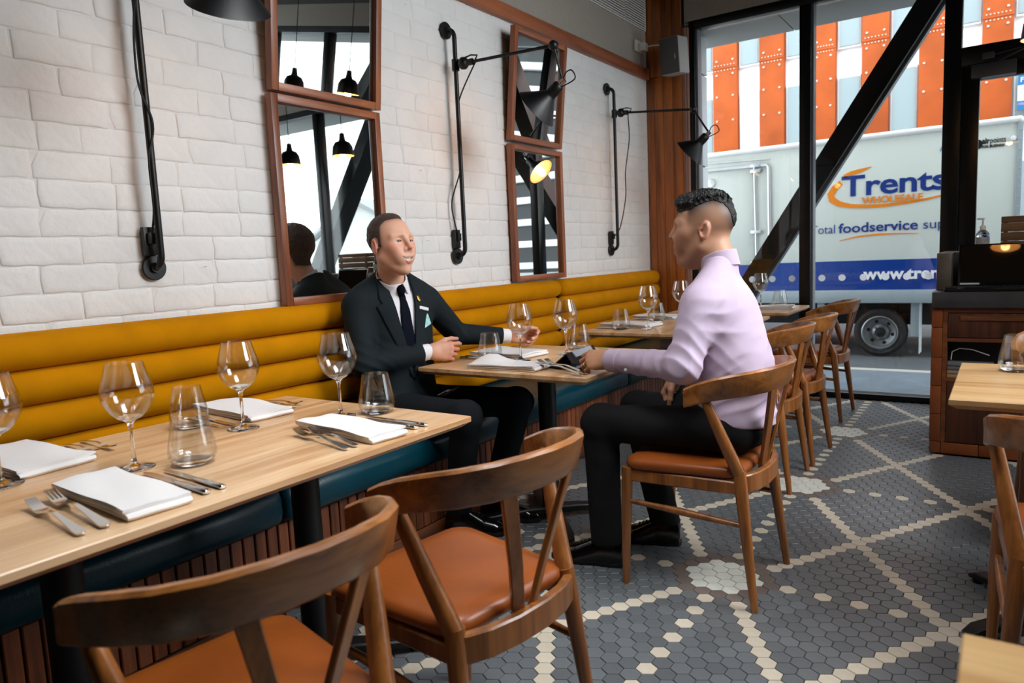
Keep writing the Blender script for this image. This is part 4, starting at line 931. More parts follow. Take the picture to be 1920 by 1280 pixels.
def nets(fn, lo, hi, h, B=10, slack=.02, proj=True):
    lo = np.array(lo, f4); n = np.ceil((np.array(hi, f4)-lo)/h).astype(int)+1; n = ((n+B-1)//B)*B
    D = np.empty(n, f4); nb = n//B
    bi = np.stack(np.meshgrid(*[np.arange(k) for k in nb], indexing='ij'), -1).reshape(-1, 3)
    cen = lo+(bi*B+(B-1)/2)*h; dc = fn(cen.astype(f4)); act = np.abs(dc) < B*h*.87*1.25+slack
    Db = D.reshape(nb[0], B, nb[1], B, nb[2], B).transpose(0, 2, 4, 1, 3, 5).reshape(-1, B, B, B).copy()
    Db[:] = dc[:, None, None, None]
    off = np.stack(np.meshgrid(*[np.arange(B)]*3, indexing='ij'), -1).reshape(-1, 3)*h
    ids = np.where(act)[0]
    for s in range(0, len(ids), 150):
        ch = ids[s:s+150]; pts = (lo+bi[ch]*B*h)[:, None, :]+off[None]
        Db[ch] = fn(pts.reshape(-1, 3).astype(f4)).reshape(len(ch), B, B, B)
    D = Db.reshape(nb[0], nb[1], nb[2], B, B, B).transpose(0, 3, 1, 4, 2, 5).reshape(n)
    S = D < 0
    c = [S[i:n[0]-1+i, j:n[1]-1+j, k:n[2]-1+k] for i in (0, 1) for j in (0, 1) for k in (0, 1)]
    cnt = sum(x.astype(np.int8) for x in c); cells = np.argwhere((cnt > 0) & (cnt < 8))
    acc = np.zeros((len(cells), 3), f4); num = np.zeros(len(cells), f4)
    cor = [(i, j, k) for i in (0, 1) for j in (0, 1) for k in (0, 1)]
    val = {q: D[cells[:, 0]+q[0], cells[:, 1]+q[1], cells[:, 2]+q[2]] for q in cor}
    for a in cor:
        for ax in range(3):
            if a[ax] == 0:
                b = list(a); b[ax] = 1; b = tuple(b); va, vb = val[a], val[b]; m_ = (va < 0) != (vb < 0)
                t = np.where(m_, va/np.where(va-vb == 0, 1, va-vb), 0)
                p = np.zeros((len(cells), 3), f4); p[:] = a; p[:, ax] += t; acc += p*m_[:, None]; num += m_
    vert = lo+(cells+acc/np.maximum(num, 1)[:, None])*h
    idx = np.full(n-1, -1, np.int64); idx[cells[:, 0], cells[:, 1], cells[:, 2]] = np.arange(len(cells))
    F = []
    for ax in range(3):
        o1, o2 = (ax+1) % 3, (ax+2) % 3
        sl0 = [slice(1, n[k]-1) for k in range(3)]; sl0[ax] = slice(0, n[ax]-1); sl1 = list(sl0); sl1[ax] = slice(1, n[ax])
        s0, s1 = S[tuple(sl0)], S[tuple(sl1)]; e = np.argwhere(s0 != s1); base = e.copy(); base[:, o1] += 1; base[:, o2] += 1
        fl = s0[tuple(e.T)]
        def at(d1, d2):
            q = base.copy(); q[:, o1] -= d1; q[:, o2] -= d2; return idx[q[:, 0], q[:, 1], q[:, 2]]
        a, b, c_, d = at(1, 1), at(0, 1), at(0, 0), at(1, 0)
        F.append(np.where(fl[:, None], np.stack([a, b, c_, d], 1), np.stack([a, d, c_, b], 1)))
    F = np.concatenate(F); F = F[(F >= 0).all(1)]
    if not proj: return vert, F
    # one projection step onto the surface
    e = h*.4; g = np.stack([fn((vert+np.eye(3, dtype=f4)[i]*e).astype(f4))-fn((vert-np.eye(3, dtype=f4)[i]*e).astype(f4)) for i in range(3)], 1)/(2*e)
    d = fn(vert.astype(f4)); g2 = (g*g).sum(1); st = np.clip(d/np.maximum(g2, .2), -h*.6, h*.6)
    return vert-g*st[:, None], F
def npmesh(name, parts, mt, parent=None, loc=(0, 0, 0), cols=None, smooth=180):
    V, F, n = [], [], 0
    for v, f in parts: V.append(v); F.append(f+n); n += len(v)
    V = np.concatenate(V)-np.array(loc, f4); F = np.concatenate(F).astype(np.int32)
    me = bpy.data.meshes.new(name); me.vertices.add(len(V)); me.vertices.foreach_set('co', V.astype(f4).ravel())
    me.loops.add(F.size); me.loops.foreach_set('vertex_index', F.ravel()); me.polygons.add(len(F)); me.polygons.foreach_set('loop_start', np.arange(0, F.size, 4, dtype=np.int32))
    me.update(calc_edges=True); me.validate()
    if cols is not None:
        at = me.color_attributes.new('col', 'FLOAT_COLOR', 'POINT'); c = np.concatenate([np.concatenate(cols), np.ones((len(V), 1), f4)], 1); at.data.foreach_set('color', c.astype(f4).ravel())
    for m_ in (mt if isinstance(mt, (list, tuple)) else [mt]): me.materials.append(m_)
    me.polygons.foreach_set('use_smooth', [True]*len(me.polygons))
    if smooth < 180: me.set_sharp_from_angle(angle=math.radians(smooth))
    o = bpy.data.objects.new(name, me); COL.objects.link(o)
    if parent is not None: setp(o, parent)
    else: o.location = loc
    return o
def C(hexs): return np.array(lin(hexs), f4)
def mixc(base, c, w_): return base*(1-w_[:, None])+c*w_[:, None]
def sm(x, a, b): t = np.clip((x-a)/(b-a), 0, 1); return t*t*(3-2*t)
def fbm(P, s, seed=0):
    r = np.random.RandomState(seed); d = np.zeros(len(P), f4)
    for i in range(6):
        k = r.normal(size=3); k *= s*(1+.35*i)/np.linalg.norm(k); d += np.sin(P@k.astype(f4)+r.uniform(0, 6))/(1+.3*i)
    return d/3
class Frame:
    def __init__(s, c, az, pitch=0, scale=1.0, roll=0):
        a, p = math.radians(az), math.radians(pitch); s.c = V3(*c); s.s = scale
        F = np.array([math.cos(a)*math.cos(p), math.sin(a)*math.cos(p), math.sin(p)]); L = np.array([-math.sin(a), math.cos(a), 0]); U = np.cross(F, L)
        r = math.radians(roll); L, U = L*math.cos(r)+U*math.sin(r), U*math.cos(r)-L*math.sin(r)
        s.M = np.stack([F, L, U]).astype(f4)
    def loc(s, P): return (P-s.c)@s.M.T/s.s
    def w(s, *q): return s.c + s.s*(np.array(q, f4)@s.M)
# ------------------------------------------------------------------ head
def abs1(Q): q = Q.copy(); q[:, 1] = np.abs(q[:, 1]); return q
def mouth(Q, smile):
    l = np.abs(Q[:, 1]); uw = Q[:, 2]-smile*.011*(l/.028)**2; fw = Q[:, 0]+9*l*l; tap = np.clip(1-(l/.031)**2, 0, 1); out = np.maximum(l-.030, 0)
    lu = np.hypot(fw-.0950, uw+.0622)-.0050*tap**.5+out; ul = -.0655+(-.0135-.003*smile)*tap
    ll = np.hypot(fw-.0935, uw-ul)-.0060*tap**.6+out
    hh = .0010+.0050*max(0, smile-.3)/.7; op = np.maximum((np.sqrt((l/.0255)**2+((uw+.0700)/hh)**2)-1)*hh, .0885-fw); return lu, ll, op
def head_sdf(P, fr, pr):
    Q = fr.loc(P); A = abs1(Q); smile = pr['smile']; jw = pr.get('jaw', 1.0)
    nz = pr.get('nose', 1.0); d = ell(Q, (-.012, 0, .031), (.098, .0755, .084))
    d = smin(d, ell(Q, (.026, 0, -.036), (.064, .057*jw, .084)), .04)
    d = smin(d, cap(A, (.054, .012, -.108), (.004, .047*jw, -.062), .018, .020), .035)
    d = smin(d, sph(Q, (.072, 0, -.110), .0165), .028)
    d = smin(d, sph(A, (.058, .042, -.016), .022*pr.get('cheek', 1)), .03)
    d = smin(d, ell(A, (.066, .030, -.052), (.022, .020, .024)), .025)
    d = smin(d, cap(A, (.084, .012, .027), (.065, .048, .023), .0085), .02)
    d = smax(d, -sph(A, (.099, .031, .003), .016), .016)
    d = smin(d, cap(Q, (.086, 0, .020), (.087+.026*nz, 0, -.023), .0075, .0100), .013)
    d = smin(d, sph(A, (.076+.020*nz, .0118, -.0305), .0088), .011)
    d = smax(d, -sph(A, (.082+.020*nz, .0075, -.0395), .0042), .003)
    d = smin(d, ell(Q, (.076, 0, -.066), (.022, .032, .026)), .022)
    up = smile*.010
    if smile > .6: d = smin(d, ell(A, (.072, .036, -.036), (.016, .015, .017)), .018)
    lu, ll, op = mouth(Q, smile); d = smin(d, lu, .005); d = smin(d, ll, .005); d = smax(d, -op, .0012)
    # lids and eyeballs
    ec = (.0685, .0315, .003); d = smin(d, sph(A, ec, .0152), .006); lo_ = pr.get('lid', .0048)
    d = smax(d, -ell(A, (.084, .0325, .0030), (.020, .0135, lo_)), .0012); d = np.minimum(d, sph(A, ec, .0134))
    # ears
    Me = np.array([[.93, .30, .2], [-.32, .94, .0], [-.2, -.05, .97]], f4)
    ear = ell(A, (-.014, .079, -.010), (.0190, .0085, .032), Me); ear = smax(ear, -ell(A, (-.011, .0885, -.007), (.0130, .0085, .0225), Me), .003)
    ear = smin(ear, cap(A, (-.021, .0805, .006), (-.014, .0800, -.022), .0035), .004); ear = smax(ear, -sph(A, (-.004, .082, -.010), .0055), .003)
    ear = smin(ear, cap(A, (.002, .0755, -.014), (.003, .0745, -.004), .0055), .005)
    d = smin(d, ear, .007)
    d = smin(d, cap(P, fr.w(-.025-pr.get('nb', 0), 0, -.055), pr['neck'], (.050+pr.get('nr', 0))*fr.s, (.053+.6*pr.get('nr', 0))*fr.s)/fr.s, .03)
    if 'nr' in pr: d = smin(d, sph(Q, (.030, 0, -.105), .034), .03)
    return d*fr.s
def head_col(P, fr, pr):
    Q = fr.loc(P); A = abs1(Q); c = np.tile(pr['skin'], (len(P), 1)); smile = pr['smile']; up = smile*.010
    c = mixc(c, pr['ruddy'], .55*np.exp(-((A[:, 0]-.07)**2+(A[:, 1]-.042)**2+(A[:, 2]+.025)**2)/.0009))
    c = mixc(c, pr['ruddy'], .5*np.exp(-((Q[:, 0]-.115)**2+Q[:, 1]**2+(Q[:, 2]+.026)**2)/.0004))
    c = mixc(c, pr['ruddy'], .6*sm(A[:, 1], .073, .082))
    if pr.get('stubble', 0): c = mixc(c, pr['hair'], pr['stubble']*sm(-Q[:, 2], .045, .075)*sm(Q[:, 0], .0, .05))
    lu, ll, op = mouth(Q, smile); lip = np.minimum(lu, ll); c = mixc(c, pr['lip'], .95*(1-sm(lip, .0008, .003))*(Q[:, 0] > .07))
    if smile > .3:
        op2 = np.maximum(op, -.1); c = mixc(c, np.where((np.abs(((A[:, 1]*150) % 1)-.5) > .45)[:, None], C('b5a594'), C('e6dfd0')), 1-sm(op2, .0, .0010)); c = mixc(c, C('4a1f1a'), .8*(1-sm(np.abs(op2-.0008), .0, .0008))*(A[:, 1] > .018))
    brow = cap(A, (.088, .012, .0265), (.070, .047, .0245), .0042, .0028); c = mixc(c, pr['brow'], .9*(1-sm(brow, .0005, .005)))
    if smile > .6: c = mixc(c, pr['ruddy']*.75, .5*(1-sm(np.abs(cap(A, (.092, .019, -.030), (.080, .037, -.060), .0)), .001, .005)))  # shade of the smile fold painted into the skin as a darker line
    ec = V3(.0685, .0315, .003); r = np.linalg.norm(A-ec, axis=1); eye = 1-sm(r, .0136, .0140); c = mixc(c, C('ddd6cf'), eye)
    g = V3(*pr.get('gaze', (1, 0, 0))); dirn = Q-np.stack([np.full(len(Q), ec[0]), np.sign(Q[:, 1])*ec[1], np.full(len(Q), ec[2])], 1); dirn /= np.maximum(np.linalg.norm(dirn, axis=1), 1e-6)[:, None]
    cg = dirn@(g/np.linalg.norm(g)); c = mixc(c, pr['iris'], eye*sm(cg, .86, .90)); c = mixc(c, C('0a0908'), eye*sm(cg, .965, .98))
    c = mixc(c, C('3a221a'), .7*(1-sm(np.abs(ell(A, (.084, .0325, .0030), (.020, .0135, pr.get('lid', .0048)))), .0005, .0018))*(r > .0138)*(A[:, 2] > .0035)*(Q[:, 0] > .06))
    c = mixc(c, C('6a3a2a'), .35*np.exp(-((A[:, 0]-.088)**2+(A[:, 1]-.008)**2+(A[:, 2]+.038)**2)/.00003))
    if 'fade' in pr:
        lowr = pr['fade'](Q); c = mixc(c, pr['hair'], lowr)
    return c
# ------------------------------------------------------------------ hand
def hand_sdf(P, W, A, B, N, curls, thumb, s=1.0, info=None):
    A = np.array(A, float); A /= np.linalg.norm(A); N = np.array(N, float); N -= A*(N@A); N /= np.linalg.norm(N); Bv = np.cross(A, N); Bv *= np.sign(Bv@np.array(B, float))
    M = np.stack([A, Bv, N]).astype(f4); Q = (P-np.array(W, f4))@M.T/s
    ks = [(.088, .031, .0), (.092, .010, .003), (.088, -.011, .002), (.080, -.030, -.003)]
    d = None
    for (ka, kb, kn), r0 in zip(ks, (.0125, .0125, .012, .011)):
        c = cap(Q, (.010, kb*.55, 0), (ka, kb, kn), .0165, r0); d = c if d is None else smin(d, c, .016)
    q2 = Q.copy(); q2[:, 2] *= 1.25; d = smin(d, cap(q2, (-.035, 0, 0), (.012, 0, 0), .0265, .0265), .02)
    d = smin(d, cap(Q, (.022, .022, -.012), (.055, .036, -.014), .017, .013), .018)
    d = smin(d, cap(Q, (.02, -.020, -.010), (.06, -.028, -.008), .014, .011), .015)
    Ls = ((.045, .027, .022), (.049, .031, .023), (.045, .029, .022), (.036, .022, .019)); spread = (.10, .03, -.05, -.12); fing = []
    for i in range(4):
        th = 0; p = np.array(ks[i]); f = None; rr = (.0102, .0092, .0086, .0076) if i < 3 else (.009, .0082, .0076, .0068)
        for j in range(3):
            th += math.radians(curls[i][j]); dr = np.array([math.cos(th), math.sin(spread[i])*math.cos(th), -math.sin(th)]); q = p+dr*Ls[i][j]
            c = cap(Q, p, q, rr[j], rr[j+1]); f = c if f is None else smin(f, c, .004); p = q
        fing.append((p, dr, th)); d = smin(d, f, .0045)
    p = np.array((.030, .030, -.010)); f = None
    for j, (dr, L, r0, r1) in enumerate(zip(thumb, (.042, .034, .027), (.0135, .0115, .0105), (.0115, .0105, .0085))):
        dr = np.array(dr, float); dr /= np.linalg.norm(dr); q = p+dr*L; c = cap(Q, p, q, r0, r1); f = c if f is None else smin(f, c, .005); p = q
    d = smin(d, f, .008)
    if info is not None: info.update(M=M, W=np.array(W, f4), s=s, ks=ks, fing=fing, tip=p, tdir=dr)
    return d*s
def hand_col(P, info, skin, ruddy):
    Q = (P-info['W'])@info['M'].T/info['s']; c = np.tile(skin, (len(P), 1)); c = mixc(c, ruddy, .35*sm(Q[:, 0], .07, .12))
    for k in info['ks']: c = mixc(c, ruddy, .45*np.exp(-((Q-np.array(k, f4))**2).sum(1)/.0002))
    for p, dr, th in info['fing']:
        nn = np.array([math.sin(th), 0, math.cos(th)]); q = p+nn*.006-dr*.002; c = mixc(c, C('ecd0c2'), .8*np.exp(-((Q-q.astype(f4))**2).sum(1)/.00004))
    return c
# ------------------------------------------------------------------ shared clothing pieces
def shoe_parts(heel, toe, ankle, mt, parent):
    heel, toe = np.array(heel), np.array(toe); dr = toe-heel; L = np.linalg.norm(dr); dr = dr/L; sd = np.array([-dr[1], dr[0], 0])
    def fn(P):
        x = (P-heel.astype(f4))@dr.astype(f4)/L; y = (P-heel.astype(f4))@sd.astype(f4); z = P[:, 2]
        wv = np.interp(x, [-.05, 0, .15, .35, .68, .9, 1.02, 1.1], [.0, .029, .038, .038, .049, .041, .018, 0]); hh = np.interp(x, [-.1, .0, .12, .3, .45, .65, .85, 1.0, 1.1], [.03, .095, .115, .116, .096, .073, .060, .042, .01])
        lat = np.abs(y)/np.maximum(wv, .004); up = np.clip(z/np.maximum(hh, .01), -1, 3)
        d = (np.sqrt(np.maximum(lat, 0)**2.2+np.maximum(up, 0)**2.2)-1)*np.minimum(wv, hh)*.75
        d = np.maximum(d, np.maximum(-x-.02, x-1.04)*L)
        d = np.maximum(d, -(z-.012)); return d
    def sole(P):
        x = (P-heel.astype(f4))@dr.astype(f4)/L; y = (P-heel.astype(f4))@sd.astype(f4); z = P[:, 2]
        wv = np.interp(x, [-.05, 0, .15, .35, .68, .9, 1.02, 1.1], [.0, .029, .037, .036, .049, .041, .018, 0]); lo = np.where(x < .3, .001, .004)
        return np.maximum(np.maximum(np.abs(y)-wv, np.maximum(z-.020, lo-z)), np.maximum(-x-.03, x-1.05)*L)
    lo = np.minimum(heel, toe)-.08; hi = np.maximum(heel, toe)+.08; lo[2] = -.02; hi[2] = .17
    s = npmesh('shoe', [nets(fn, lo, hi, .004)], mt[0], parent); npmesh('sole', [nets(sole, lo, hi, .0035)], mt[1], s, smooth=40)
    mb = MB()
    for k in range(4):
        c = heel+dr*L*(.44+.055*k); hz = float(np.interp(.44+.055*k, [.45, .65], [.096, .073]))
        mb.tube([tuple(c+sd*.016+np.array([0, 0, hz-.002])), tuple(c+np.array([0, 0, hz+.003])), tuple(c-sd*.016+np.array([0, 0, hz-.002]))], .0022, 6)
    tag(mb.build('laces', mt[2], s), kind='stuff'); return s
SKINM = vcolmat('skin', .5, bump=.05, bscale=400, sss=.12)
SHOE = [mat('polished_black_shoe', '08080a', .16, coat=.4), mat('shoe_sole', '0b0b0b', .6), mat('shoe_laces', '101010', .7)]
HAIRB = mat('brown_hair', '43322a', .65, bump=.9, bscale=90, var=.25, vscale=60, stretch=(1, 1, 3)); HAIRK = mat('black_hair', '0d0b0b', .45, bump=.8, bscale=110, var=.2, vscale=70)
SUIT = mat('charcoal_green_wool', '131c20', .8, bump=.12, bscale=700, var=.06, vscale=60, spec=.25); TROU1 = mat('dark_suit_trousers', '10151a', .9, bump=.1, bscale=700, spec=.3)
SHIRTW = mat('white_shirt_cotton', 'e8e6ea', .8, bump=.06, bscale=400); LILAC = mat('lilac_shirt_cotton', 'c6b4ca', .85, spec=.2, bump=.05, bscale=300, var=.02, vscale=40); TIE = mat('navy_silk_tie', '040818', .7, spec=.1, bump=.15, bscale=600)
TROU2 = mat('black_trousers', '121215', .85, bump=.1, bscale=700, spec=.3); BELT = mat('black_leather_belt', '070708', .3); AQUA = mat('aqua_pocket_square', '9fd0cf', .7, var=.2, vscale=90); GOLD = mat('gold_pin', (.85, .5, .1), .3, 1.0); BADGE = mat('white_badge', 'dcdcdc', .3); DARKTXT = mat('dark_print', '2b2b2e', .5)
# ================================================================ the suited man on the bench
root1 = (-1.45, -.12, .476)
H1 = Frame((-1.402, -.196, 1.302), -6, 3, 1.085)
T1 = Frame((-1.485, -.122, 0), -15)
NB1 = T1.w(.036, -.022, 1.128)
HP1 = [(-.25, -.07), (-.055, -.066), (-.045, -.03), (-.034, .012), (-.012, .030), (.004, .022), (.008, -.012), (.017, -.012), (.020, .020), (.018, .045), (.014, .070), (.026, .090), (.064, .101), (.072, .25), (-.25, .25)]
prm1 = dict(smile=1.0, neck=NB1, skin=C('dba88e'), ruddy=C('cf7f68'), lip=C('b9675c'), brow=C('5f3d2a'), hair=C('3a2a20'), iris=C('4a5a66'), gaze=(1, -.05, .02), lid=.0046, stubble=.05, fade=lambda Q: .75*np.exp(-np.maximum(poly2(Q[:, 0], Q[:, 2], HP1), 0)/.007)*(np.abs(Q[:, 1]) < .077))
SR, ER, WR = T1.w(-.01, -.185, 1.030), V3(-1.450, -.365, .782), V3(-1.335, -.075, .806)
SL, EL, WL = T1.w(-.01, .195, 1.030), V3(-1.475, .315, .842), V3(-1.295, .515, .812)
hr, kr, ar = V3(-1.44, -.215, .555), V3(-1.02, -.215, .560), V3(-1.17, -.115, .10)
hl, kl, al_ = V3(-1.45, -.01, .555), V3(-1.0, .150, .555), V3(-1.13, .105, .10)
def torso1(P):
    Q = T1.loc(P); A = abs1(Q)
    d = ell(Q, (-.01, 0, .93), (.118, .185, .20)); d = smin(d, cap(Q, (-.012, -.155, 1.035), (-.012, .155, 1.035), .060), .07)
    d = smin(d, cap(A, (-.004, .03, 1.150), (-.014, .13, 1.076), .040, .046), .05)
    d = smin(d, ell(Q, (.005, 0, .72), (.125, .170, .20)), .08); d = smin(d, ell(Q, (.015, -.005, .575), (.145, .185, .105)), .06); return d
def arms1(P, g=0.0, cuff=0.0):
    a = chain(P, [SR, ER, WR+(WR-ER)*cuff], [.064+g, .054+g, .040+g]); b = chain(P, [SL, EL, WL+(WL-EL)*cuff], [.064+g, .054+g, .040+g]); return a, b
def jacket_body(P): return torso1(P)-.012+.0012*fbm(P, 38, 3)
def jacket1_solid(P, body=None):
    d = jacket_body(P) if body is None else body; a, b = arms1(P, .003, -.10)
    for arm, S_, E_, W_ in ((a, SR, ER, WR), (b, SL, EL, WL)):
        u = (W_-E_)/np.linalg.norm(W_-E_); ce = (P-W_)@u+.030; d = smin(d, smax(arm, ce, .006), .030)
    wr = np.exp(-((P-ER)**2).sum(1)/.012)+np.exp(-((P-EL)**2).sum(1)/.012)+.5*np.exp(-((P-SL)**2).sum(1)/.01)
    return d + .0042*wr*(2*np.abs(np.sin(P@V3(26, 42, 55)+2.4*fbm(P, 13, 1)))-1)*(.6+.4*np.sin(P@V3(9, -14, 12)))
def vopen1(Q):   # lapel opening: apex low, widening to the neck
    u = Q[:, 2]; hw = np.interp(u, [.69, .72, 1.08, 1.16, 1.2], [0, .006, .064, .066, .068]).astype(f4); return np.abs(Q[:, 1]+.004)-hw
def jacket1(P):
    Q = T1.loc(P); d = jacket_body(P); cut = np.maximum(np.maximum(vopen1(Q), .69-Q[:, 2]), -Q[:, 0]-.005); d = jacket1_solid(P, smax(d, -cut, .008))
    d = smax(d, -cap(P, NB1-V3(0, 0, .1), NB1+V3(0, 0, .2), .0690), .006); d = smin(d, np.maximum(np.maximum(np.abs(np.linalg.norm((P-NB1)[:, :2]*V3(1, 1), axis=1)-.0760)-.006, np.abs(Q[:, 2]-1.136-.30*np.maximum(-Q[:, 0], -.02))-.026), Q[:, 0]-.022), .012)
    d = np.maximum(d, .478-P[:, 2])
    return d
def shirt1(P):
    Q = T1.loc(P); d = torso1(P)-.003
    d = smin(d, cap(P, NB1-V3(0, 0, .02), NB1+V3(0, 0, .02), .060), .02); d = np.maximum(d, .72-P[:, 2]); return smax(d, Q[:, 2]-1.168+.45*np.maximum(Q[:, 0], 0), .006)
def cuff1(S_, E_, W_):
    u = (W_-E_)/np.linalg.norm(W_-E_); return lambda P: np.maximum(np.maximum(cap(P, E_, W_, .046, .0375), (P-W_)@u-.012), -((P-W_)@u)-.07)
hd1 = H1.w(.012, 0, -.10)
def collar1(P):
    Q = T1.loc(P); ax = (H1.w(-.025, 0, -.055)-NB1); ax = ax/np.linalg.norm(ax); t = (P-NB1)@ax
    r = np.linalg.norm(P-NB1-t[:, None]*ax, axis=1); ring = np.abs(r-.0640-.12*np.maximum(.035-t, 0))-.0034
    d = np.maximum(np.maximum(ring, t-.056+.45*np.maximum(Q[:, 0]-.01, 0)), -.004-t-.65*np.maximum(Q[:, 0]-.02, 0)); gap = np.abs(Q[:, 1]+.022)-np.maximum(.003+.75*(1.136-Q[:, 2]), .003); return np.maximum(d, -np.maximum(gap, -(Q[:, 0]-.03)))
def lapel1(sg):
    def fn(P):
        Q = T1.loc(P); l = (Q[:, 1]+.004)*sg; u = Q[:, 2]; hw = np.interp(u, [.69, .72, 1.08, 1.16, 1.2], [0, .006, .064, .066, .068])
        wd = np.interp(u, [.70, .80, .99, 1.03, 1.040, 1.06, 1.15], [.004, .032, .070, .078, .050, .056, .034]); band = np.maximum(hw-.004-l, l-hw-wd)
        d = smax(jacket_body(P)-.0075, band, .004); d = np.maximum(d, np.maximum(.70-u, u-1.150)); return np.maximum(np.maximum(d, -Q[:, 0]-.02), -(jacket_body(P)+.004))
    return fn
def tie1(P):
    Q = T1.loc(P); l = Q[:, 1]+.006+.0; u = Q[:, 2]; hw = np.interp(u, [.70, 1.0, 1.05], [.040, .024, .015]); d = np.maximum(np.maximum(torso1(P)-.012, -(torso1(P)-.001)), np.maximum(np.abs(l)-hw, np.maximum(u-1.105, .70-u)))
    d = np.maximum(d, -Q[:, 0]-.0); kn = smax(ell(Q, (.092, -.014, 1.094), (.020, .024, .026)), np.abs(l+.008)-.012-.3*(u-1.065), .006); return smin(d, kn, .008)
def trous1(P):
    d = ell(P, (-1.44, -.115, .565), (.135, .175, .085)); a = chain(P, [hr, kr, ar+V3(0, 0, -.015)], [.084, .067, .058], .03); b = chain(P, [hl, kl, al_+V3(0, 0, -.015)], [.084, .067, .058], .03)
    d = smin(d, a, .05); d = smin(d, b, .05); w_ = np.exp(-((P-kr)**2).sum(1)/.012)+np.exp(-((P-kl)**2).sum(1)/.012)+.4
    return np.maximum(d+.0022*w_*fbm(P, 55, 5), .092-P[:, 2])
ih1, il1 = {}, {}
up1 = V3(.1, -.1, 1)
def handR1(P): return hand_sdf(P, WR+V3(.012, .006, 0), (.70, .70, -.02), (0, 0, 1), (.66, -.70, .25), [(30, 42, 28), (52, 72, 40), (58, 80, 45), (60, 82, 45)], [(.8, .5, -.25), (.95, .2, -.28), (1, .0, -.30)], 1.05, ih1)
def handL1(P): return hand_sdf(P, WL+V3(.008, .012, 0), (.66, .75, .0), (.1, -.1, 1), (-.70, .62, .30), [(34, 52, 35), (50, 62, 40), (58, 70, 42), (62, 74, 42)], [(.75, .45, -.45), (.95, .10, -.30), (1, -.15, -.12)], 1.05, il1)
def under1(P):
    d = torso1(P)+.012; a, b = arms1(P, -.012); d = smin(d, a, .03); d = smin(d, b, .03); d = smin(d, chain(P, [hr, kr, ar+V3(0, 0, -.04)], [.07, .052, .036]), .04); d = smin(d, chain(P, [hl, kl, al_+V3(0, 0, -.04)], [.07, .052, .036]), .04); return np.maximum(d, .10-P[:, 2])
def neckcut(fn, z0): return lambda P: np.maximum(fn(P), z0-P[:, 2])
def box_of(pts, pad): a = np.array(pts); return a.min(0)-pad, a.max(0)+pad
hs1 = lambda P: head_sdf(P, H1, prm1)
vh = nets(hs1, *box_of([H1.w(0, 0, 0), H1.w(0, 0, -.13), NB1], .165), .0018)
vr = nets(handR1, *box_of([WR, WR+V3(.12, .12, 0)], .10), .0025); vl = nets(handL1, *box_of([WL, WL+V3(.12, .12, 0)], .10), .0025)
vu = nets(under1, (-1.70, -.50, .04), (-.88, .66, 1.16), .012)
p1 = npmesh('person', [vh, vr, vl, vu], SKINM, None, root1, [head_col(vh[0], H1, prm1), hand_col(vr[0], ih1, C('d6a086'), C('c06a58')), hand_col(vl[0], il1, C('d6a086'), C('c06a58')), np.tile(prm1['skin'], (len(vu[0]), 1))])
tag(p1, 'smiling man in dark suit and navy tie seated on the bench by the mirror', 'person')
def wear(name, fn, lo, hi, h, m_, parent, smooth=180, **kw):
    o = npmesh(name, [nets(fn, lo, hi, h, **kw)], m_, None, (0, 0, 0), smooth=smooth); o.data.transform(Matrix.Translation(-wloc(parent))); setp(o, parent); return o
def hair1(P):
    Q = H1.loc(P); d = head_sdf(P, H1, prm1)/H1.s; n = .0012*fbm(Q, 260, 2)+.0012*fbm(Q, 90, 4)
    top = sm(Q[:, 2], .03, .11); pl = poly2(Q[:, 0], Q[:, 2], [(-.25, -.07), (-.055, -.066), (-.045, -.03), (-.034, .012), (-.012, .030), (.004, .022), (.008, -.012), (.017, -.012), (.020, .020), (.018, .045), (.014, .070), (.026, .090), (.064, .101), (.072, .25), (-.25, .25)])
    
    tp = sm(-pl, -.002, .022); d2 = smax(d-.0012-tp*(.0032+.005*top)-n*tp, pl+n, .003)
    return np.maximum(d2, np.where(np.abs(Q[:, 1]) > .0745, (np.linalg.norm((Q-V3(-.012, 0, -.01))[:, [0, 2]]*V3(1.25, .8), axis=1) < .022)*.02-.01, -.01))*H1.s
wear('hair', hair1, *box_of([H1.w(0, 0, .02)], .16), .0028, HAIRB, p1)
jk = wear('suit_jacket', jacket1, (-1.70, -.52, .46), (-1.20, .66, 1.20), .0055, SUIT, p1, proj=False)
wear('shirt', shirt1, (-1.68, -.45, .70), (-1.22, .35, 1.20), .006, SHIRTW, p1)
for q_ in ((SR, ER, WR), (SL, EL, WL)): wear('shirt_cuff', cuff1(*q_), *box_of([q_[2]], .12), .0035, SHIRTW, p1)
wear('shirt_collar', collar1, *box_of([NB1], .13), .0028, SHIRTW, p1, proj=False)
for s_ in (1, -1): wear('lapel', lapel1(s_), (-1.62, -.36, .66), (-1.28, .20, 1.17), .0034, SUIT, jk, 60, proj=False)
tie = wear('necktie', tie1, (-1.50, -.26, .68), (-1.28, .0, 1.13), .0032, TIE, p1, proj=False)
wear('trousers', trous1, (-1.62, -.36, .05), (-.90, .28, .68), .007, TROU1, p1)
def patch1(name, poly, off, m_, parent, h=.0022):
    def fn(P):
        Q = T1.loc(P); return np.maximum(np.maximum(np.abs(jacket_body(P)-off*.4)-off, poly2(Q[:, 1], Q[:, 2], poly)), -Q[:, 0])
    pts = [T1.w(f_, a, b) for a, b in poly for f_ in (.04, .15)]; return wear(name, fn, *box_of(pts, .02), h, m_, parent, 60, proj=False)
patch1('pocket_square', [(.086, .915), (.140, .930), (.118, .980), (.106, .968)], .006, AQUA, jk)
bd = patch1('name_badge', [(.066, 1.005), (.122, .990), (.125, 1.005), (.069, 1.020)], .0085, BADGE, jk)
patch1('lapel_pin', [(.062, 1.048), (.070, 1.038), (.080, 1.040), (.074, 1.066), (.064, 1.066)], .010, GOLD, jk)
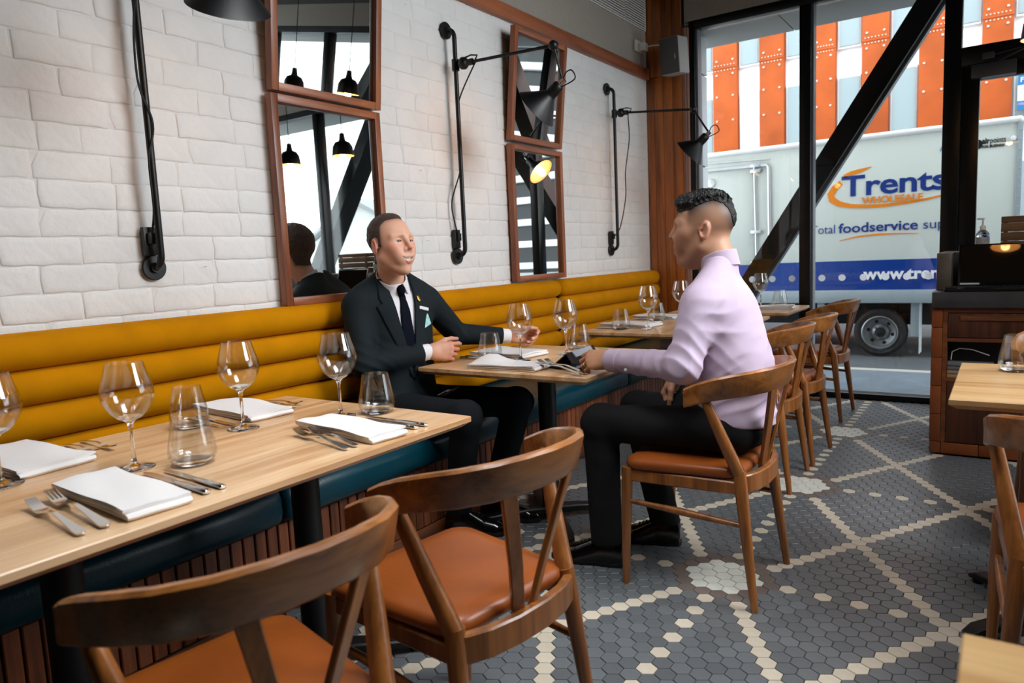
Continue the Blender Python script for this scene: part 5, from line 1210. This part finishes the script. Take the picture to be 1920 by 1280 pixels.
for s_, x_ in ((-1, 0), (1, 0)):
    E_, W_ = (ER, WR) if s_ < 0 else (EL, WL); u = (W_-E_)/np.linalg.norm(W_-E_); side = np.cross(u, np.array([0, 0, 1.])); side /= np.linalg.norm(side)
    mb = MB()
    for k in range(4):
        c = W_-u*(.045+.016*k)+side*.034*(1 if s_ < 0 else 1)-np.array([0, 0, .022]); mb.lathe([(.0001, -.003), (.005, -.002), (.005, .003), (.0001, .004)], 8, tuple(c-np.array(wloc(jk))))
    tag(mb.build('cuff_buttons', BLACKM, jk), kind='stuff')
shoe_parts((-1.22, -.135, 0), (-.955, -.055, 0), ar, SHOE, p1); shoe_parts((-1.19, .09, 0), (-.915, .145, 0), al_, SHOE, p1)
# recentre the shoes that were built in world coordinates
for o in CH[p1.name]:
    if o.name.startswith('shoe'):
        o.data.transform(Matrix.Translation(-Vector(root1)))
        for k in CH.get(o.name, []): k.data.transform(Matrix.Translation(-Vector(root1)))
# ================================================================ the man in the lilac shirt on the chair
root2 = (.0, .05, .484)
H2 = Frame((-.091, .082, 1.293), 194, 0, 1.06)
T2 = Frame((.0, .055, 0), 183)
NB2 = V3(-.024, .072, 1.162)
HP2 = [(.085, .057), (.07, .060), (.032, .066), (.003, .080), (-.04, .092), (-.072, .080), (-.092, .055), (-.102, .02), (-.106, -.022), (-.25, -.03), (-.25, .25), (.25, .25), (.25, .10), (.1, .07)]
def fade2(Q): return .92*np.exp(-(np.maximum(poly2(Q[:, 0], Q[:, 2], HP2), 0)/.034)**1.3)*(1-sm(Q[:, 0], .036, .05))*sm(Q[:, 2], -.035, .0)
prm2 = dict(smile=.75, neck=NB2, skin=C('bf8f72'), ruddy=C('b0705a'), lip=C('a8645a'), brow=C('15100e'), hair=C('191412'), iris=C('20130d'), gaze=(1, .05, 0), lid=.0034, jaw=1.08, stubble=.05, fade=fade2, nose=.80, cheek=1.2, nr=.006, nb=.008)
S2, E2, W2 = V3(-.035, -.125, 1.020), V3(-.065, -.205, .822), V3(-.400, -.062, .806)
S3, E3, W3 = V3(-.045, .235, 1.020), V3(-.03, .285, .79), V3(-.232, .175, .742)
h2, k2, a2 = V3(.03, -.045, .572), V3(-.435, -.12, .572), V3(-.425, -.115, .10)
h3, k3, a3 = V3(.03, .15, .572), V3(-.41, .17, .572), V3(-.305, .19, .10)
def torso2(P):
    Q = T2.loc(P); A = abs1(Q)
    d = ell(Q, (.005, 0, .92), (.122, .178, .20)); d = smin(d, cap(Q, (.040, -.145, 1.020), (.040, .145, 1.020), .058), .08)
    d = smin(d, cap(A, (.018, .025, 1.145), (.036, .125, 1.066), .044, .046), .05); d = smin(d, ell(Q, (-.035, 0, .74), (.132, .172, .20)), .08); d = smin(d, ell(Q, (-.045, 0, .60), (.130, .178, .10)), .07); return d
def shirt2(P):
    Q = T2.loc(P); d = torso2(P)-.004; u2 = (W2-E2)/np.linalg.norm(W2-E2); u3 = (W3-E3)/np.linalg.norm(W3-E3)
    a = smax(chain(P, [S2, E2, W2], [.064, .057, .041], .03), (P-W2)@u2+.008, .004); b = smax(chain(P, [S3, E3, W3], [.064, .056, .041], .03), (P-W3)@u3+.008, .004)
    d = smin(d, a, .04); d = smin(d, b, .04); d = smin(d, cap(P, NB2-V3(0, 0, .02), NB2+V3(-.006, 0, .012), .061), .02); d = smax(d, (P-NB2)@V3(-.15, 0, 1)-.03, .01)
    wa = np.exp(-((P-E2)**2).sum(1)/.016); wb = np.exp(-((P-V3(.11, .0, .70))**2).sum(1)/.03); wc = np.exp(-((P-V3(-.0, -.09, .93))**2).sum(1)/.012)
    def ridge(kv, wv, sd): return (2*np.abs(np.sin(P@V3(*kv)+2.6*fbm(P, wv, sd)))-1)*(.55+.45*np.sin(P@V3(kv[1], -kv[0], kv[2])*.35+sd))
    d = d+.0046*wa*ridge((24, 38, 58), 14, 1)+.0046*wb*ridge((38, 8, -58), 13, 2)+.0048*wc*ridge((-40, 30, 34), 15, 4)+.0022*ridge((14, 26, -20), 10, 7)+.0016*fbm(P, 30, 8)
    fa = (P-E2)@u2; d = d+.0030*(2*np.abs(np.sin(fa*42+2.5*fbm(P, 22, 6)))-1)*np.exp(-((P-(E2+W2)/2)**2).sum(1)/.02)
    return np.maximum(d, .60-P[:, 2]+.10*np.maximum(P[:, 0]-.05, 0)*-1)
def cuff2(P):
    u2 = (W2-E2)/np.linalg.norm(W2-E2); t = (P-W2)@u2; r = np.linalg.norm(P-W2-t[:, None]*u2, axis=1); return np.maximum(np.abs(r-.0425)-.0035, np.abs(t+.018)-.034)
def collar2(P):
    ax = V3(-.16, .02, 1); ax /= np.linalg.norm(ax); t = (P-NB2)@ax; r = np.linalg.norm(P-NB2-t[:, None]*ax, axis=1); Q = T2.loc(P)
    d = np.maximum(np.maximum(np.abs(r-.0615-.10*np.maximum(.040-t, 0))-.0034, t-.043+.2*np.maximum(Q[:, 0]-.02, 0)), -.016-t-.35*np.maximum(Q[:, 0]-.04, 0))
    gap = np.abs(Q[:, 1])-np.maximum(.004+.5*(.06-(P[:, 2]-1.10)), .004); return np.maximum(d, -np.maximum(gap, -(Q[:, 0]-.06)))
def trous2(P):
    d = ell(P, (.045, .055, .575), (.130, .172, .090)); d = smin(d, ell(P, (.05, .055, .63), (.112, .158, .05)), .03)
    a = chain(P, [h2, k2, a2+V3(0, 0, -.02)], [.086, .069, .061], .03); b = chain(P, [h3, k3, a3+V3(0, 0, -.02)], [.086, .069, .061], .03); d = smin(d, a, .05); d = smin(d, b, .05)
    w_ = np.exp(-((P-k2)**2).sum(1)/.015)+.5; return np.maximum(np.maximum(d+.0034*w_*fbm(P, 45, 6), .092-P[:, 2]), P[:, 2]-.655)
def belt2(P): return np.maximum(smin(ell(P, (.045, .055, .575), (.130, .172, .090)), ell(P, (.05, .055, .63), (.112, .158, .05)), .03)-.006, np.abs(P[:, 2]-.628-.0*P[:, 0])-.017)
ih2, ih3 = {}, {}
def hand2(P): return hand_sdf(P, W2+V3(-.012, .006, .004), (-.96, -.10, -.04), (.0, .6, .75), (.08, -.72, .66), [(32, 42, 25), (38, 48, 30), (42, 52, 32), (46, 55, 34)], [(.75, .30, -.55), (.92, .0, -.4), (.95, -.2, -.3)], 1.05, ih2)
def hand3(P): return hand_sdf(P, W3+V3(-.004, -.002, -.012), (-.42, -.12, -.90), (0, -1, .1), (-.88, .1, .42), [(45, 65, 40), (52, 72, 42), (56, 76, 42), (60, 78, 42)], [(.75, .5, -.45), (.95, .1, -.4), (1, -.1, -.3)], 1.05, ih3)
def under2(P):
    d = torso2(P)+.014; d = smin(d, chain(P, [S2, E2, W2], [.05, .043, .028]), .03); d = smin(d, chain(P, [S3, E3, W3], [.05, .043, .028]), .03); d = smin(d, chain(P, [h2, k2, a2+V3(0, 0, -.04)], [.07, .052, .036]), .04); d = smin(d, chain(P, [h3, k3, a3+V3(0, 0, -.04)], [.07, .052, .036]), .04); return np.maximum(d, .10-P[:, 2])
vh = nets(lambda P: head_sdf(P, H2, prm2), *box_of([H2.w(0, 0, 0), H2.w(0, 0, -.13), NB2], .165), .0028)
vr = nets(hand2, *box_of([W2, W2+V3(-.14, .09, 0)], .10), .0025); vl = nets(hand3, *box_of([W3, W3+V3(-.06, -.03, -.12)], .10), .003)
vu = nets(under2, (-.52, -.30, .04), (.22, .36, 1.14), .012)
p2 = npmesh('person', [vh, vr, vl, vu], SKINM, None, root2, [head_col(vh[0], H2, prm2), hand_col(vr[0], ih2, C('c3906f'), C('b5725a')), hand_col(vl[0], ih3, C('b58468'), C('a86a54')), np.tile(prm2['skin'], (len(vu[0]), 1))])
tag(p2, 'man in lilac shirt and black trousers seated on a chair, seen from behind', 'person')
def hair2(P):
    Q = H2.loc(P); d = head_sdf(P, H2, prm2)/H2.s; top = sm(Q[:, 2]+.25*Q[:, 0], .035, .10)
    spk = np.abs(np.sin(Q[:, 0]*230+4*np.sin(Q[:, 1]*60))*np.sin(Q[:, 1]*240+3*np.sin(Q[:, 0]*70))); fr_ = sm(Q[:, 0], .04, .09)
    pl = poly2(Q[:, 0], Q[:, 2], HP2)+.0015*fbm(Q, 200, 5); tp = sm(-pl, -.002, .030)
    n = tp*(.009*top*spk+.002*fbm(Q, 260, 9))
    return smax(d-.002-tp*(.004+.010*top+.012*fr_*top)-n, pl, .004)*H2.s
wear('hair', hair2, *box_of([H2.w(0, 0, .03)], .17), .0028, HAIRK, p2)
sh2 = wear('shirt', shirt2, (-.48, -.34, .56), (.24, .40, 1.17), .006, LILAC, p2)
wear('shirt_collar', collar2, *box_of([NB2], .13), .0028, LILAC, sh2, 60, proj=False)
cf = wear('shirt_cuff', cuff2, *box_of([W2], .085), .0028, LILAC, sh2, 60, proj=False)
mb = MB(); u2 = (W2-E2)/np.linalg.norm(W2-E2)
for k in (0, 1):
    c = W2-u2*(.010+.075*k)+np.array([.012, -.038-.012*k, -.022+.0*k]); mb.lathe([(.0001, -.002), (.006, -.001), (.006, .002), (.0001, .003)], 12, tuple(c-np.array(wloc(sh2))), Matrix.Rotation(PI/2, 3, 'X'))
tag(mb.build('cuff_buttons', mat('pearl_button', 'e6dfe6', .2), sh2), kind='stuff')
wear('trousers', trous2, (-.54, -.26, .05), (.22, .32, .70), .007, TROU2, p2); wear('belt', belt2, (-.15, -.16, .60), (.22, .28, .66), .005, BELT, p2, 40)
kq = ih2['ks'][2]; rp = W2+V3(-.012, .006, .004); Mi = ih2['M']; thr = math.radians(42)
rc = rp+1.05*(np.array([kq[0]+.022*math.cos(thr), kq[1]-.001, kq[2]-.022*math.sin(thr)])@Mi); rax = Vector(tuple(np.array([math.cos(thr), -.05, -math.sin(thr)])@Mi))
MB().lathe([(.0098, -.0025), (.0112, -.0022), (.0112, .0022), (.0098, .0025), (.0098, -.0025)], 20, tuple(rc-np.array(root2)), rax.to_track_quat('Z', 'Y').to_matrix()).build('ring', mat('silver_ring', (.8, .78, .75), .15, 1.0), p2)
n0 = len(CH[p2.name])
shoe_parts((-.365, -.098, 0), (-.640, -.155, 0), a2, SHOE, p2); shoe_parts((-.250, .200, 0), (-.515, .13, 0), a3, SHOE, p2)
for o in CH[p2.name][n0:]:
    o.data.transform(Matrix.Translation(-Vector(root2)))
    for k in CH.get(o.name, []): k.data.transform(Matrix.Translation(-Vector(root2)))
# ================================================================ hexagon mosaic floor
TS = .0334776; C30, S30 = math.cos(PI/6), .5
def hexpos(q, r):
    X = 1.5*q; Y = -math.sqrt(3)*(r+q/2)
    return (C30*X-S30*Y)*TS, (S30*X+C30*Y)*TS
def tilekind(q, r):
    for a in range(-2, 4):
        for b in range(-2, 3):
            fq, fr = q-(12*a+24*b), r-(-24*a)
            dd = max(abs(fq), abs(fr), abs(fq+fr))
            if dd <= 2: return 2
            if dd == 3: return 3
            if dd <= 22:
                if fr == -2*fq and 2 <= abs(fq) <= 10: return 1
                if fr == 0 and fq % 2 == 0 and 4 <= abs(fq) <= 10: return 1
    i = round(q/12)
    for i in (math.floor(q/12), math.ceil(q/12), math.floor(q/12)+1):
        qc = 12*i - (1 if r < -24*i else 0)
        if q == qc: return 1
    for j in range(-8, 9):
        if q+r == 12*j + (1 if q > -12*j else 0): return 1
    return 0
TILE = [mat('charcoal_tile', '606467', .36, rand=.14, var=.04, vscale=30, bump=.03, bscale=80), mat('cream_tile', 'c3b8a6', .5, rand=.08, var=.05, vscale=30),
        mat('white_tile', 'cccdc3', .5, rand=.04, var=.05, vscale=30), mat('taupe_tile', '6a5f58', .5, rand=.1, var=.05, vscale=30)]
def hexring(cx, cy, R, z): return [(cx+R*math.cos(PI/6+PI/3*k), cy+R*math.sin(PI/6+PI/3*k), z) for k in range(6)]
def tile_mesh(k):
    mb = MB(); mb.loft([hexring(0, 0, TS*.955, -.006), hexring(0, 0, TS*.955, -.0012), hexring(0, 0, TS*.915, 0)], cap=False)
    mb.bm.faces.new([v for v in mb.bm.verts][12:18])
    bmesh.ops.recalc_face_normals(mb.bm, faces=mb.bm.faces); me = bpy.data.meshes.new('tile'); mb.bm.to_mesh(me); mb.bm.free(); me.materials.append(TILE[k]); return me
TM = [tile_mesh(k) for k in range(4)]
bpy.context.view_layer.update(); dg = bpy.context.evaluated_depsgraph_get()
alltiles = []
for q in range(-60, 80):
    for r in range(-130, 110):
        x, y = hexpos(q, r)
        if not (-1.22 < x < 3.3 and -2.45 < y < 3.485): continue
        p = project((x, y, 0)); key = 1e9
        if p and -15 < p[0] < 1935 and 0 < p[1] < 1295: key = p[2]
        alltiles.append((key, q, r, x, y))
alltiles.sort(); single = set(); camv = Vector(CAM)
for key, q, r, x, y in alltiles:
    if key > 1e8 or len(single) >= 300: break
    v = Vector((x, y, .001)); d = v-camv; L = d.length
    hit = sc.ray_cast(dg, camv, d.normalized(), distance=L-.004)
    if not hit[0]: single.add((q, r))
V, Fc, Mi = [], [], []
for key, q, r, x, y in alltiles:
    k = tilekind(q, r)
    if (q, r) in single: instance(TM[k], 'tile', floor, (x, y, 0))
    else:
        n = len(V); V += hexring(x, y, TS*.955, -.004)+hexring(x, y, TS*.955, -.0012)+hexring(x, y, TS*.915, 0)
        for a in (0, 6): Fc += [(n+a+i, n+a+(i+1) % 6, n+a+6+(i+1) % 6, n+a+6+i) for i in range(6)]
        Fc.append(tuple(n+12+i for i in range(6))); Mi += [k]*13
me = bpy.data.meshes.new('tile_field'); me.from_pydata(V, [], Fc); me.polygons.foreach_set('material_index', Mi)
tag(link('tile_field', me, TILE, floor, smooth=0), kind='stuff')
